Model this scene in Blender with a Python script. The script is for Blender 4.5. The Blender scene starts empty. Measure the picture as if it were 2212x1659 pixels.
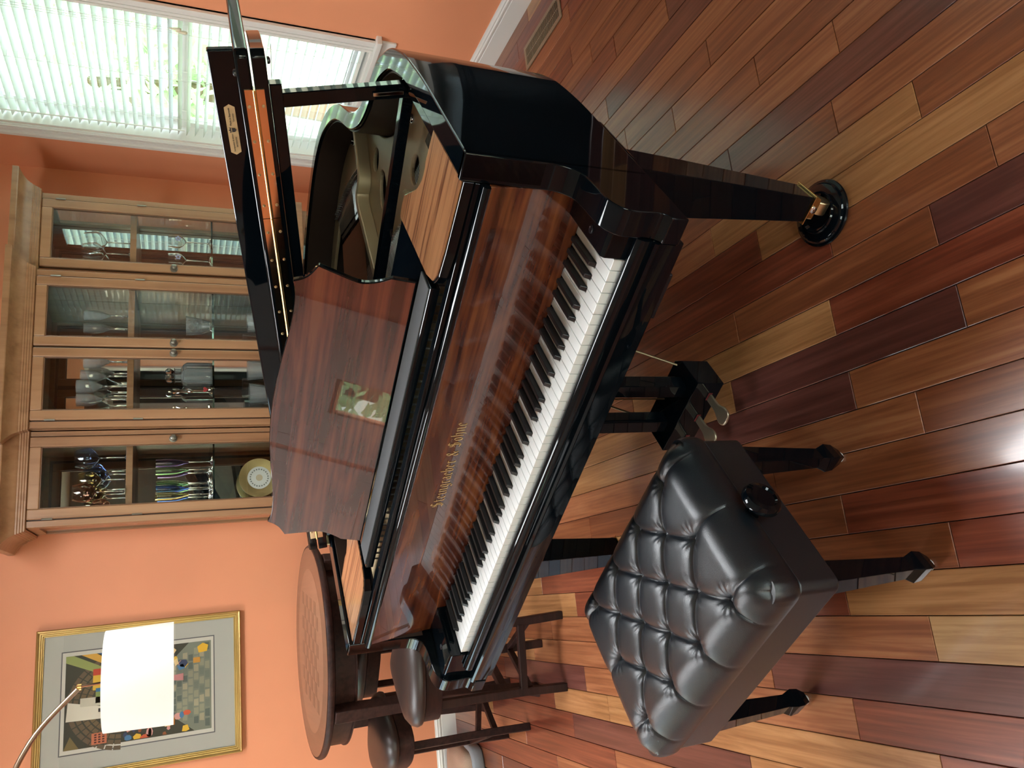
import bpy, bmesh, math, random
from mathutils import Vector, Matrix
PI = math.pi
rnd = random.Random(7)
sc = bpy.context.scene
COL = sc.collection

# ------------------------------------------------------------------ camera
cam_d = bpy.data.cameras.new('camera'); cam = bpy.data.objects.new('camera', cam_d); COL.objects.link(cam)
cam_d.sensor_fit = 'HORIZONTAL'; cam_d.sensor_width = 36.0
cam_d.lens = 1682.18 / 2212.0 * 36.0
cam_d.clip_start = 0.02; cam_d.clip_end = 200
Rw = Matrix(((-0.1027, 0.9640, -0.2456), (-0.3797, -0.2667, -0.8858), (-0.9194, 0.0023, 0.3935)))  # columns: camera axes in the room
q = Rw.to_quaternion(); q.normalize()
cam.rotation_mode = 'QUATERNION'; cam.rotation_quaternion = q
cam.location = (0, 0, 1.438)
sc.camera = cam

# ------------------------------------------------------------------ world, sun, exposure
w = bpy.data.worlds.new('sky'); sc.world = w; w.use_nodes = True
wn = w.node_tree.nodes; wl = w.node_tree.links
for n in list(wn): wn.remove(n)
wo = wn.new('ShaderNodeOutputWorld'); wb = wn.new('ShaderNodeBackground'); st = wn.new('ShaderNodeTexSky')
st.sky_type = 'NISHITA'; st.sun_disc = False; st.sun_elevation = math.radians(50); st.sun_rotation = math.radians(200)
st.air_density = 1.6; st.dust_density = 3.0
hs = wn.new('ShaderNodeHueSaturation'); hs.inputs['Saturation'].default_value = 0.75; hs.inputs['Value'].default_value = 1.0
wl.new(st.outputs[0], hs.inputs['Color']); wl.new(hs.outputs[0], wb.inputs[0]); wl.new(wb.outputs[0], wo.inputs[0]); wb.inputs[1].default_value = 0.30
sun_d = bpy.data.lights.new('sun', 'SUN'); sun = bpy.data.objects.new('sun', sun_d); COL.objects.link(sun)
sun_d.energy = 1.6; sun_d.angle = 0.02; sun_d.color = (1.0, 0.95, 0.86)
sun.rotation_euler = Vector((0.22, 0.10, -1.0)).normalized().to_track_quat('-Z', 'Y').to_euler()
sc.view_settings.view_transform = 'Standard'; sc.view_settings.look = 'None'
sc.view_settings.gamma = 1.0; sc.view_settings.use_curve_mapping = False
sc.view_settings.exposure = 2.85
sc.cycles.max_bounces = 10; sc.cycles.diffuse_bounces = 5; sc.cycles.glossy_bounces = 5
sc.cycles.transmission_bounces = 10; sc.cycles.transparent_max_bounces = 16
sc.cycles.sample_clamp_indirect = 6.0; sc.cycles.caustics_refractive = False; sc.cycles.caustics_reflective = False

def area(name, loc, target, sx, sy, energy, color=(1, 1, 1), portal=False):
    d = bpy.data.lights.new(name, 'AREA'); d.shape = 'RECTANGLE'; d.size = sx; d.size_y = sy
    d.energy = energy; d.color = color
    o = bpy.data.objects.new(name, d); COL.objects.link(o); o.location = loc
    o.rotation_euler = (Vector(target) - Vector(loc)).to_track_quat('-Z', 'Y').to_euler()
    if portal: d.cycles.is_portal = True
    return o
X0, X1, Y0, Y1, ZC = -3.2, 2.50, -2.6, 4.52, 2.75      # the room
# daylight enters through the windows: one portal per opening
area('portal_right', (2.64, 3.6, 1.5), (0, 3.6, 1.5), 1.0, 1.9, 1, portal=True)
area('portal_second', (2.64, 1.5, 1.5), (0, 1.5, 1.5), 0.9, 1.9, 1, portal=True)
area('portal_left', (-3.3, 3.88, 1.45), (0, 3.88, 1.45), 1.1, 1.9, 1, portal=True)
area('portal_near', (-2.42, -2.75, 1.45), (-2.42, 0, 1.45), 1.15, 1.9, 1, portal=True)
area('portal_fill', (0.62, -2.75, 1.45), (0.62, 0, 1.45), 1.05, 1.9, 1, portal=True)

# ------------------------------------------------------------------ materials
def lin(c):
    return tuple(((x / 255.0) / 12.92 if x / 255.0 <= 0.04045 else ((x / 255.0 + 0.055) / 1.055) ** 2.4) for x in c)
MC = {}
def new_mat(name):
    m = bpy.data.materials.new(name); m.use_nodes = True
    nt = m.node_tree; b = nt.nodes['Principled BSDF']
    return m, nt, b
def mat(name, col, rough=0.5, metal=0.0, coat=0.0, spec=None, trans=0.0, ior=None, emit=None, es=0.0, bump=0.0, bscale=100.0, var=0.0):
    if name in MC: return MC[name]
    m, nt, b = new_mat(name)
    b.inputs['Base Color'].default_value = (*col, 1); b.inputs['Roughness'].default_value = rough
    b.inputs['Metallic'].default_value = metal; b.inputs['Coat Weight'].default_value = coat
    b.inputs['Coat Roughness'].default_value = 0.03
    if spec is not None: b.inputs['Specular IOR Level'].default_value = spec
    if trans: b.inputs['Transmission Weight'].default_value = trans
    if ior: b.inputs['IOR'].default_value = ior
    if emit: b.inputs['Emission Color'].default_value = (*emit, 1); b.inputs['Emission Strength'].default_value = es
    tc = nt.nodes.new('ShaderNodeTexCoord')
    nz = nt.nodes.new('ShaderNodeTexNoise'); nz.inputs['Scale'].default_value = bscale; nz.inputs['Detail'].default_value = 3
    nt.links.new(tc.outputs['Object'], nz.inputs['Vector'])
    if bump:
        bp = nt.nodes.new('ShaderNodeBump'); bp.inputs['Strength'].default_value = bump; bp.inputs['Distance'].default_value = 0.002
        nt.links.new(nz.outputs[0], bp.inputs['Height']); nt.links.new(bp.outputs[0], b.inputs['Normal'])
    if var:
        n2 = nt.nodes.new('ShaderNodeTexNoise'); n2.inputs['Scale'].default_value = 4.0
        nt.links.new(tc.outputs['Object'], n2.inputs['Vector'])
        r = nt.nodes.new('ShaderNodeValToRGB')
        r.color_ramp.elements[0].position = 0.3; r.color_ramp.elements[1].position = 0.7
        r.color_ramp.elements[0].color = (*[c * (1 - var) for c in col], 1); r.color_ramp.elements[1].color = (*[min(1, c * (1 + var)) for c in col], 1)
        nt.links.new(n2.outputs[0], r.inputs[0]); nt.links.new(r.outputs[0], b.inputs['Base Color'])
    MC[name] = m
    return m
def wood(name, cols, scale=(8, 1, 8), rough=0.3, coat=0.0, dist=1.5, fine=60.0, rand=False, coatr=0.03, bump=0.05, seed=0.0, spec=0.5, contrast=1.25, wave=None):
    """grain along local y by default: scale squeezes the axes; cols = list of (position, colour)"""
    if name in MC: return MC[name]
    m, nt, b = new_mat(name); N = nt.nodes; L = nt.links
    tc = N.new('ShaderNodeTexCoord'); mp = N.new('ShaderNodeMapping'); mp.inputs['Scale'].default_value = scale
    mp.inputs['Location'].default_value = (seed, seed * 1.7, seed * 0.6)
    src = tc.outputs['Object']
    if rand:
        oi = N.new('ShaderNodeObjectInfo'); mul = N.new('ShaderNodeMath'); mul.operation = 'MULTIPLY'; mul.inputs[1].default_value = 40
        L.new(oi.outputs['Random'], mul.inputs[0])
        ad = N.new('ShaderNodeVectorMath'); ad.operation = 'ADD'; L.new(src, ad.inputs[0]); L.new(mul.outputs[0], ad.inputs[1]); src = ad.outputs[0]
    L.new(src, mp.inputs['Vector'])
    nz = N.new('ShaderNodeTexNoise'); nz.inputs['Scale'].default_value = 1.0; nz.inputs['Detail'].default_value = 5; nz.inputs['Roughness'].default_value = 0.62; nz.inputs['Distortion'].default_value = dist
    L.new(mp.outputs[0], nz.inputs['Vector'])
    m2 = N.new('ShaderNodeMapping'); g_ = min(scale); m2.inputs['Scale'].default_value = tuple(s * fine / 8 * (0.22 if s == g_ else 1.0) for s in scale); L.new(src, m2.inputs['Vector'])
    n2 = N.new('ShaderNodeTexNoise'); n2.inputs['Scale'].default_value = 1.0; n2.inputs['Detail'].default_value = 3; L.new(m2.outputs[0], n2.inputs['Vector'])
    mix = N.new('ShaderNodeMath'); mix.operation = 'MULTIPLY_ADD'; mix.inputs[1].default_value = 0.75
    s2 = N.new('ShaderNodeMath'); s2.operation = 'SUBTRACT'; s2.inputs[1].default_value = 0.375
    L.new(n2.outputs[0], mix.inputs[0]); L.new(nz.outputs[0], s2.inputs[0]); L.new(s2.outputs[0], mix.inputs[2])
    r = N.new('ShaderNodeValToRGB'); e = r.color_ramp.elements
    e[0].position = cols[0][0]; e[0].color = (*cols[0][1], 1); e[1].position = cols[-1][0]; e[1].color = (*cols[-1][1], 1)
    for p, c in cols[1:-1]:
        x = e.new(p); x.color = (*c, 1)
    if wave:
        m3 = N.new('ShaderNodeMapping'); m3.inputs['Scale'].default_value = wave[0]; L.new(src, m3.inputs['Vector'])
        n3 = N.new('ShaderNodeTexNoise'); n3.inputs['Scale'].default_value = 1.0; n3.inputs['Detail'].default_value = 2; n3.inputs['Roughness'].default_value = 0.4; L.new(m3.outputs[0], n3.inputs['Vector'])
        k3 = N.new('ShaderNodeMath'); k3.operation = 'MULTIPLY'; k3.inputs[1].default_value = wave[1]; L.new(n3.outputs[0], k3.inputs[0])
        f3 = N.new('ShaderNodeMath'); f3.operation = 'PINGPONG'; f3.inputs[1].default_value = 1.0; L.new(k3.outputs[0], f3.inputs[0])
        a3 = N.new('ShaderNodeMath'); a3.operation = 'MULTIPLY_ADD'; a3.inputs[1].default_value = wave[2]; a3.inputs[2].default_value = -0.5 * wave[2]; L.new(f3.outputs[0], a3.inputs[0])
        b3_ = N.new('ShaderNodeMath'); b3_.operation = 'ADD'; L.new(a3.outputs[0], b3_.inputs[0]); L.new(mix.outputs[0], b3_.inputs[1]); mix = b3_
    ct = N.new('ShaderNodeMath'); ct.operation = 'MULTIPLY_ADD'; ct.inputs[1].default_value = contrast; ct.inputs[2].default_value = 0.5 - 0.5 * contrast
    L.new(mix.outputs[0], ct.inputs[0]); L.new(ct.outputs[0], r.inputs[0]); L.new(r.outputs[0], b.inputs['Base Color'])
    b.inputs['Roughness'].default_value = rough; b.inputs['Coat Weight'].default_value = coat; b.inputs['Coat Roughness'].default_value = coatr
    b.inputs['Specular IOR Level'].default_value = spec
    if bump:
        bp = N.new('ShaderNodeBump'); bp.inputs['Strength'].default_value = bump; bp.inputs['Distance'].default_value = 0.001
        L.new(n2.outputs[0], bp.inputs['Height']); L.new(bp.outputs[0], b.inputs['Normal'])
    MC[name] = m
    return m
def glassy(name, col=(1, 1, 1), refl=1.0):
    """thin clear pane: lets light through, mirrors at grazing angles"""
    if name in MC: return MC[name]
    m = bpy.data.materials.new(name); m.use_nodes = True; nt = m.node_tree; N = nt.nodes; L = nt.links
    for n in list(N): N.remove(n)
    o = N.new('ShaderNodeOutputMaterial'); mx = N.new('ShaderNodeMixShader'); t = N.new('ShaderNodeBsdfTransparent'); g = N.new('ShaderNodeBsdfGlossy')
    lw = N.new('ShaderNodeLayerWeight'); lw.inputs[0].default_value = 0.5
    pw_ = N.new('ShaderNodeMath'); pw_.operation = 'POWER'; pw_.inputs[1].default_value = 5.0; L.new(lw.outputs['Facing'], pw_.inputs[0])
    fr = N.new('ShaderNodeMath'); fr.operation = 'MULTIPLY_ADD'; fr.inputs[1].default_value = 0.96; fr.inputs[2].default_value = 0.04; L.new(pw_.outputs[0], fr.inputs[0])
    t.inputs[0].default_value = (*col, 1); g.inputs['Roughness'].default_value = 0.01; g.inputs['Color'].default_value = (refl, refl, refl, 1)
    L.new(fr.outputs[0], mx.inputs[0]); L.new(t.outputs[0], mx.inputs[1]); L.new(g.outputs[0], mx.inputs[2]); L.new(mx.outputs[0], o.inputs[0])
    MC[name] = m
    return m

LACQ = mat('black_lacquer', (0.0018, 0.0034, 0.0052), 0.035, spec=0.26, var=0.1)
SATB = mat('satin_black', (0.006, 0.008, 0.012), 0.25)
CORAL = mat('coral_paint', lin((226, 148, 108)), 0.6, bump=0.15, bscale=220, var=0.02)
GREYW = mat('grey_paint', (0.20, 0.215, 0.21), 0.6, bump=0.1)
GREYD = mat('slate_paint', (0.05, 0.065, 0.07), 0.6)
WHT = mat('white_trim', (0.72, 0.70, 0.66), 0.35, var=0.02)
CEIL = mat('ceiling_white', (0.8, 0.79, 0.76), 0.8, bump=0.1)
BRASS = mat('brass', (0.83, 0.58, 0.25), 0.22, 1.0)
DBRASS = mat('aged_brass', (0.55, 0.44, 0.26), 0.35, 1.0)
COPPER = mat('copper_leaf', (0.78, 0.56, 0.36), 0.12, 1.0)
CHROME = mat('chrome', (0.75, 0.76, 0.78), 0.08, 1.0)
STEEL = mat('steel_string', (0.55, 0.56, 0.56), 0.3, 1.0)
GOLD = mat('gold_iron', (0.60, 0.46, 0.27), 0.42, 0.3, bump=0.08, bscale=60)
IVORY = mat('key_white', (0.74, 0.75, 0.74), 0.2, var=0.01)
EBONY = mat('key_black', (0.008, 0.009, 0.011), 0.3)
LEATH = mat('black_leather', (0.006, 0.009, 0.013), 0.33, bump=0.22, bscale=700, spec=0.75)
BUCK = mat('red_felt', (0.14, 0.015, 0.015), 0.9)
PURF = mat('mauve_felt', (0.16, 0.05, 0.06), 0.9)
GREYF = mat('grey_felt', (0.075, 0.08, 0.085), 0.8, bump=0.8, bscale=900, var=0.15)
DARKG = mat('dark_gap', (0.01, 0.008, 0.006), 0.9)
MIRR = mat('mirror', (0.82, 0.85, 0.84), 0.02, 1.0)
PANE = glassy('window_glass', (0.93, 0.985, 0.975))
CGLASS = glassy('cabinet_glass', (0.93, 0.95, 0.94))
A, B_ = (0.025, 0.0055, 0.003), (0.125, 0.032, 0.010)
ROSE = wood('rosewood_fallboard', [(0.22, A), (0.40, (0.060, 0.014, 0.007)), (0.60, (0.105, 0.028, 0.011)), (0.85, (0.16, 0.050, 0.017))], scale=(2.2, 22, 22), rough=0.25, coat=1.0, dist=0.6, coatr=0.008, bump=0, spec=0.3, contrast=1.35, fine=30, wave=((1.7, 1.0, 6.5), 16.0, 0.26))
ROSED = wood('rosewood_desk', [(0.25, (0.038, 0.008, 0.006)), (0.45, (0.075, 0.016, 0.012)), (0.65, (0.12, 0.028, 0.018)), (0.85, (0.15, 0.042, 0.022))], scale=(2.0, 26, 26), rough=0.25, coat=1.0, dist=0.5, coatr=0.012, bump=0, seed=3.3, spec=0.3, contrast=1.35, fine=26, wave=((1.3, 6.0, 1.0), 12.0, 0.20))
ZEBRA = wood('zebra_wood', [(0.30, (0.13, 0.045, 0.018)), (0.46, (0.30, 0.125, 0.05)), (0.66, (0.38, 0.175, 0.075))], scale=(3.0, 60, 30), rough=0.3, coat=0.5, dist=0.5, bump=0, fine=20, coatr=0.1)
CABW = wood('cabinet_wood', [(0.25, (0.20, 0.095, 0.043)), (0.5, (0.31, 0.155, 0.074)), (0.78, (0.38, 0.21, 0.108))], scale=(7, 7, 1.0), rough=0.33, coat=0.25, coatr=0.15, dist=1.2, contrast=0.75, fine=40)
TABW = wood('dark_table_wood', [(0.3, (0.018, 0.007, 0.006)), (0.7, (0.042, 0.016, 0.012))], scale=(8, 1.2, 8), rough=0.5, coat=0.0, spec=0.22)
TABT = wood('table_top_wood', [(0.3, (0.15, 0.060, 0.034)), (0.7, (0.19, 0.080, 0.045))], scale=(8, 1.2, 8), rough=0.35, coat=0.3, coatr=0.2)
TABL = wood('table_inlay_light', [(0.3, (0.25, 0.115, 0.068)), (0.7, (0.29, 0.135, 0.08))], scale=(8, 1.2, 8), rough=0.35, coat=0.3, coatr=0.2)

# ------------------------------------------------------------------ mesh helpers
class MB:
    def __init__(s): s.v = []; s.f = []; s.mi = []
    def add(s, vs, fs, mi=0):
        o = len(s.v); s.v += [tuple(v) for v in vs]; s.f += [tuple(i + o for i in f) for f in fs]; s.mi += [mi] * len(fs); return s
    def box(s, x0, x1, y0, y1, z0, z1, mi=0):
        return s.add([(x0, y0, z0), (x1, y0, z0), (x1, y1, z0), (x0, y1, z0), (x0, y0, z1), (x1, y0, z1), (x1, y1, z1), (x0, y1, z1)],
                     [(0, 3, 2, 1), (4, 5, 6, 7), (0, 1, 5, 4), (1, 2, 6, 5), (2, 3, 7, 6), (3, 0, 4, 7)], mi)
    def prism(s, poly, a0, a1, axis='z', mi=0):
        """poly of 2D points, extruded along axis from a0 to a1. axis z: (x,y); y: (x,z); x: (y,z)"""
        n = len(poly)
        def P(p, a): return (p[0], p[1], a) if axis == 'z' else ((p[0], a, p[1]) if axis == 'y' else (a, p[0], p[1]))
        ar = sum(poly[i][0] * poly[(i + 1) % n][1] - poly[(i + 1) % n][0] * poly[i][1] for i in range(n))
        if ar < 0: poly = poly[::-1]
        vs = [P(p, a0) for p in poly] + [P(p, a1) for p in poly]
        fs = [tuple(range(n))[::-1], tuple(range(n, 2 * n))] + [(i, (i + 1) % n, n + (i + 1) % n, n + i) for i in range(n)]
        if axis == 'y': fs = [f[::-1] for f in fs]
        return s.add(vs, fs, mi)
    def tube(s, pts, r, n=8, mi=0, cap=True):
        pts = [Vector(p) for p in pts]; rs = r if isinstance(r, (list, tuple)) else [r] * len(pts)
        vs = []; up = None
        for i, p in enumerate(pts):
            d = (pts[min(i + 1, len(pts) - 1)] - pts[max(i - 1, 0)]).normalized()
            if up is None: up = d.orthogonal().normalized()
            up = (up - d * up.dot(d)).normalized(); b = d.cross(up)
            for k in range(n):
                a = 2 * PI * k / n; vs.append(p + (up * math.cos(a) + b * math.sin(a)) * rs[i])
        fs = [(i * n + k, i * n + (k + 1) % n, (i + 1) * n + (k + 1) % n, (i + 1) * n + k) for i in range(len(pts) - 1) for k in range(n)]
        if cap: fs += [tuple(range(n))[::-1], tuple(range((len(pts) - 1) * n, len(pts) * n))]
        return s.add(vs, fs, mi)
    def lathe(s, prof, c=(0, 0, 0), n=24, mi=0, ax=None):
        """prof: (radius, height) bottom to top about z through c; ax rotates the axis"""
        vs = []; M = Vector((0, 0, 1)).rotation_difference(Vector(ax)).to_matrix() if ax else Matrix.Identity(3)
        for r, h in prof:
            for k in range(n):
                a = 2 * PI * k / n; vs.append(tuple(Vector(c) + M @ Vector((r * math.cos(a), r * math.sin(a), h))))
        fs = [(i * n + k, i * n + (k + 1) % n, (i + 1) * n + (k + 1) % n, (i + 1) * n + k) for i in range(len(prof) - 1) for k in range(n)]
        fs += [tuple(range(n))[::-1], tuple(range((len(prof) - 1) * n, len(prof) * n))]
        return s.add(vs, fs, mi)
    def loft(s, rings, mi=0, cap=True):
        n = len(rings[0]); vs = [p for r in rings for p in r]
        fs = [(i * n + k, i * n + (k + 1) % n, (i + 1) * n + (k + 1) % n, (i + 1) * n + k) for i in range(len(rings) - 1) for k in range(n)]
        if cap: fs += [tuple(range(n))[::-1], tuple(range((len(rings) - 1) * n, len(rings) * n))]
        return s.add(vs, fs, mi)
    def mesh(s, name):
        me = bpy.data.meshes.new(name); me.from_pydata(s.v, [], s.f)
        me.polygons.foreach_set('material_index', s.mi)
        bm = bmesh.new(); bm.from_mesh(me); bmesh.ops.recalc_face_normals(bm, faces=bm.faces); bm.to_mesh(me); bm.free()
        return me
    def build(s, name, m, parent=None, bevel=0.0, seg=2, smooth=None, loc=None, rz=None, origin=None):
        if origin is not None:
            s.v = [(v[0] - origin[0], v[1] - origin[1], v[2] - origin[2]) for v in s.v]; loc = origin
        me = s.mesh(name)
        for x in (m if isinstance(m, (list, tuple)) else [m]): me.materials.append(x)
        o = bpy.data.objects.new(name, me); COL.objects.link(o)
        if parent: o.parent = parent
        if loc is not None: o.location = loc
        if rz is not None: o.rotation_euler = (0, 0, rz)
        if smooth is not None: shade(me, smooth)
        if bevel:
            b = o.modifiers.new('bevel', 'BEVEL'); b.width = bevel; b.segments = seg; b.limit_method = 'ANGLE'; b.angle_limit = 0.6; b.harden_normals = False
        return o
def shade(me, deg):
    bm = bmesh.new(); bm.from_mesh(me); t = math.radians(deg)
    for f in bm.faces: f.smooth = True
    for e in bm.edges:
        if len(e.link_faces) == 2: e.smooth = e.calc_face_angle(0) < t
    bm.to_mesh(me); bm.free()
def empty(name, loc=(0, 0, 0), rz=0.0, parent=None):
    o = bpy.data.objects.new(name, None); COL.objects.link(o); o.location = loc; o.rotation_euler = (0, 0, rz); o.empty_display_size = 0.1
    if parent: o.parent = parent
    return o
def tag(o, label, cat, group=None, kind=None):
    if label: o['label'] = label
    if cat: o['category'] = cat
    if group: o['group'] = group
    if kind: o['kind'] = kind
    return o
def struct(o): o['kind'] = 'structure'; return o
def copy_tree(o, parent=None):
    c = o.copy(); COL.objects.link(c); c.parent = parent
    for ch in list(o.children): copy_tree(ch, c)
    return c
def smooth_curve(P, n=6, closed=False):
    out = []; m = len(P)
    rng = range(m if closed else m - 1)
    for i in rng:
        p0 = P[(i - 1) % m] if (closed or i > 0) else P[i]; p1 = P[i]; p2 = P[(i + 1) % m]
        p3 = P[(i + 2) % m] if (closed or i + 2 < m) else p2
        for k in range(n):
            t = k / n
            out.append(tuple(0.5 * ((2 * b) + (-a + c) * t + (2 * a - 5 * b + 4 * c - d) * t * t + (-a + 3 * b - 3 * c + d) * t ** 3) for a, b, c, d in zip(p0, p1, p2, p3)))
    if not closed: out.append(tuple(P[-1]))
    return out
def offset(P, d, closed=False):
    out = []; m = len(P)
    for i in range(m):
        a = P[(i - 1) % m] if (closed or i > 0) else P[i]; b = P[(i + 1) % m] if (closed or i < m - 1) else P[i]
        t = Vector((b[0] - a[0], b[1] - a[1])).normalized(); out.append((P[i][0] - t.y * d, P[i][1] + t.x * d))
    return out

# ------------------------------------------------------------------ text
def pen_text(strokes_by_char, text, size, nib=0.09, gap=0.16):
    """broken-script letters drawn with a broad nib: flat polygons in the local x-y plane; unit = x-height"""
    ang = math.radians(38); nx, ny = math.cos(ang) * nib, math.sin(ang) * nib
    polys = []; x = 0.0
    for ch in text:
        if ch == ' ': x += 0.55; continue
        wdt, strokes = strokes_by_char[ch]
        for stk in strokes:
            for (ax, ay), (bx, by) in zip(stk[:-1], stk[1:]):
                polys.append([((x + ax - nx) * size, (ay - ny) * size), ((x + ax + nx) * size, (ay + ny) * size),
                              ((x + bx + nx) * size, (by + ny) * size), ((x + bx - nx) * size, (by - ny) * size)])
        x += wdt + gap
    return polys, x * size
i_ = [(0.02, 0.86), (0.14, 0.98), (0.14, 0.12), (0.28, 0.02)]
GL = {
 'S': (0.72, [[(0.62, 1.35), (0.40, 1.52), (0.12, 1.30), (0.12, 0.98), (0.58, 0.78), (0.58, 0.25), (0.34, 0.0), (0.0, 0.18)], [(0.0, 0.72), (0.36, 0.86)], [(0.36, 1.5), (0.36, 0.1)]]),
 't': (0.34, [[(0.12, 1.25), (0.12, 0.14), (0.30, 0.02)], [(0.0, 0.92), (0.32, 0.98)]]),
 'e': (0.44, [[(0.38, 0.12), (0.24, 0.0), (0.08, 0.16), (0.08, 0.80), (0.24, 0.98), (0.38, 0.78), (0.38, 0.66), (0.1, 0.46)]]),
 'i': (0.28, [i_, [(0.08, 1.28), (0.18, 1.38)]]),
 'n': (0.58, [[(0.0, 0.86), (0.10, 0.98), (0.10, 0.06)], [(0.12, 0.82), (0.34, 0.98), (0.44, 0.82), (0.44, 0.14), (0.56, 0.02)]]),
 'g': (0.50, [[(0.40, 0.96), (0.22, 0.98), (0.08, 0.80), (0.08, 0.20), (0.24, 0.04), (0.40, 0.18)], [(0.40, 0.96), (0.40, -0.22), (0.22, -0.42), (0.02, -0.26)]]),
 'r': (0.38, [[(0.0, 0.86), (0.12, 0.98), (0.12, 0.12), (0.24, 0.02)], [(0.14, 0.80), (0.28, 0.98), (0.38, 0.86)]]),
 'a': (0.50, [[(0.06, 0.86), (0.24, 0.98), (0.40, 0.80), (0.40, 0.12), (0.50, 0.02)], [(0.40, 0.52), (0.18, 0.56), (0.07, 0.40), (0.07, 0.16), (0.20, 0.0), (0.38, 0.18)]]),
 'b': (0.48, [[(0.04, 1.42), (0.10, 1.48), (0.10, 0.14), (0.24, 0.0), (0.42, 0.18), (0.42, 0.80), (0.28, 0.98), (0.12, 0.80)]]),
 '&': (0.62, [[(0.58, 0.05), (0.14, 0.98), (0.14, 1.2), (0.28, 1.38), (0.42, 1.22), (0.40, 1.02), (0.08, 0.48), (0.08, 0.16), (0.24, 0.0), (0.48, 0.18), (0.60, 0.62)]]),
 'ö': (0.48, [[(0.08, 0.20), (0.08, 0.80), (0.24, 0.98), (0.40, 0.80), (0.40, 0.18), (0.24, 0.0), (0.08, 0.20)], [(0.08, 1.24), (0.15, 1.32)], [(0.30, 1.24), (0.37, 1.32)]]),
 'h': (0.56, [[(0.04, 1.42), (0.10, 1.48), (0.10, 0.06)], [(0.12, 0.82), (0.34, 0.98), (0.44, 0.82), (0.44, 0.12), (0.32, -0.22)]]),
}
def font_obj(name, body, size, m, parent, mtx, align='CENTER'):
    cu = bpy.data.curves.new(name, 'FONT'); cu.body = body; cu.size = size; cu.align_x = align; cu.align_y = 'CENTER'; cu.extrude = 0.0002
    tmp = bpy.data.objects.new('tmp', cu); COL.objects.link(tmp)
    dg = bpy.context.evaluated_depsgraph_get(); me = bpy.data.meshes.new_from_object(tmp.evaluated_get(dg)); me.name = name
    bpy.data.objects.remove(tmp); me.materials.clear(); me.materials.append(m)
    o = bpy.data.objects.new(name, me); COL.objects.link(o); o.parent = parent; o.matrix_local = mtx
    return o

# ================================================================== THE ROOM
def wall_with_holes(name, axis, pos, thick, a0, a1, z0, z1, holes, m):
    """axis x: wall plane x=pos spans y; axis y: plane y=pos spans x; holes (a0,a1,z0,z1)"""
    b = MB(); As = sorted({a0, a1, *[h[0] for h in holes], *[h[1] for h in holes]}); Zs = sorted({z0, z1, *[h[2] for h in holes], *[h[3] for h in holes]})
    for i in range(len(As) - 1):
        for j in range(len(Zs) - 1):
            ca, cz = (As[i] + As[i + 1]) / 2, (Zs[j] + Zs[j + 1]) / 2
            if any(h[0] < ca < h[1] and h[2] < cz < h[3] for h in holes): continue
            p0, p1 = sorted((pos, pos + thick))
            if axis == 'x': b.box(p0, p1, As[i], As[i + 1], Zs[j], Zs[j + 1])
            else: b.box(As[i], As[i + 1], p0, p1, Zs[j], Zs[j + 1])
    return struct(b.build(name, m))
WIN_R = (3.105, 4.085, 0.60, 2.42)      # y0,y1,z0,z1 of the opening in the right wall
WIN_S = (1.05, 1.98, 0.60, 2.42)
WIN_L = (3.36, 4.40, 0.55, 2.35)
WIN_N = (-3.0, -1.85, 0.5, 2.4)
WIN_FILL = (0.1, 1.15, 0.5, 2.4)
wall_with_holes('wall_right', 'x', X1, 0.16, Y0, Y1 + 0.16, 0, ZC, [WIN_R, WIN_S, (-1.6, 0.55, 0.0, 2.2)], CORAL)
wall_with_holes('wall_back', 'y', Y1, 0.16, X0 - 0.16, X1, 0, ZC, [], CORAL)
wall_with_holes('wall_left', 'x', X0, -0.16, Y0, Y1, 0, ZC, [WIN_L, (1.98, 2.20, 1.22, 1.62)], CORAL)
wall_with_holes('wall_front', 'y', Y0, -0.16, X0 - 0.16, X1 + 0.16, 0, ZC, [WIN_N, WIN_FILL], GREYW)
struct(MB().box(X0 - 0.16, X1 + 0.16, Y0 - 0.16, Y1 + 0.16, ZC, ZC + 0.1).build('ceiling', CEIL))

# the next room through the wide opening in the right wall
for nm, bb in (('wall_hall_far', (5.2, 5.3, -2.6, 0.85, 0, ZC)), ('wall_hall_near', (X1 + 0.16, 5.2, -2.7, -2.6, 0, ZC)), ('wall_hall_back', (X1 + 0.16, 5.3, 0.85, 0.95, 0, ZC))):
    struct(MB().box(*bb).build(nm, GREYD))
struct(MB().box(X1 + 0.16, 5.3, -2.7, 0.95, ZC, ZC + 0.1).build('ceiling_hall', CEIL)); struct(MB().box(X1 + 0.16, 5.3, -2.7, 0.95, -0.06, -0.0005).build('floor_hall', mat('hall_floor', (0.10, 0.035, 0.015), 0.3)))
for a, b2 in ((-1.70, -1.60), (0.55, 0.65)): struct(MB().box(X1 - 0.02, X1 + 0.18, a if a < 0 else 0.542, b2 if a > 0 else -1.592, 0, 2.30).build('trim_%d' % (1 if a < 0 else 2), WHT, bevel=0.004))
struct(MB().box(X1 - 0.02, X1 + 0.18, -1.592, 0.542, 2.192, 2.30).build('trim_3', WHT, bevel=0.004))
cl = empty('ceiling_light', (0.43, 2.52, ZC)); tag(cl, 'square flush ceiling light panel above the piano', 'ceiling light'); cl.rotation_euler = (0, 0, math.radians(12))
for a, b2, c, d in ((-0.40, 0.40, -0.46, -0.43), (-0.40, 0.40, 0.43, 0.46), (-0.40, -0.37, -0.43, 0.43), (0.37, 0.40, -0.43, 0.43)): MB().box(a, b2, c, d, -0.035, -0.001).build('frame_rail', WHT, cl)
MB().box(-0.37, 0.37, -0.43, 0.43, -0.024, -0.020).build('diffuser', mat('diffuser', (0.8, 0.8, 0.8), 0.5, emit=(0.93, 0.97, 1.0), es=4.2), cl)
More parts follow.
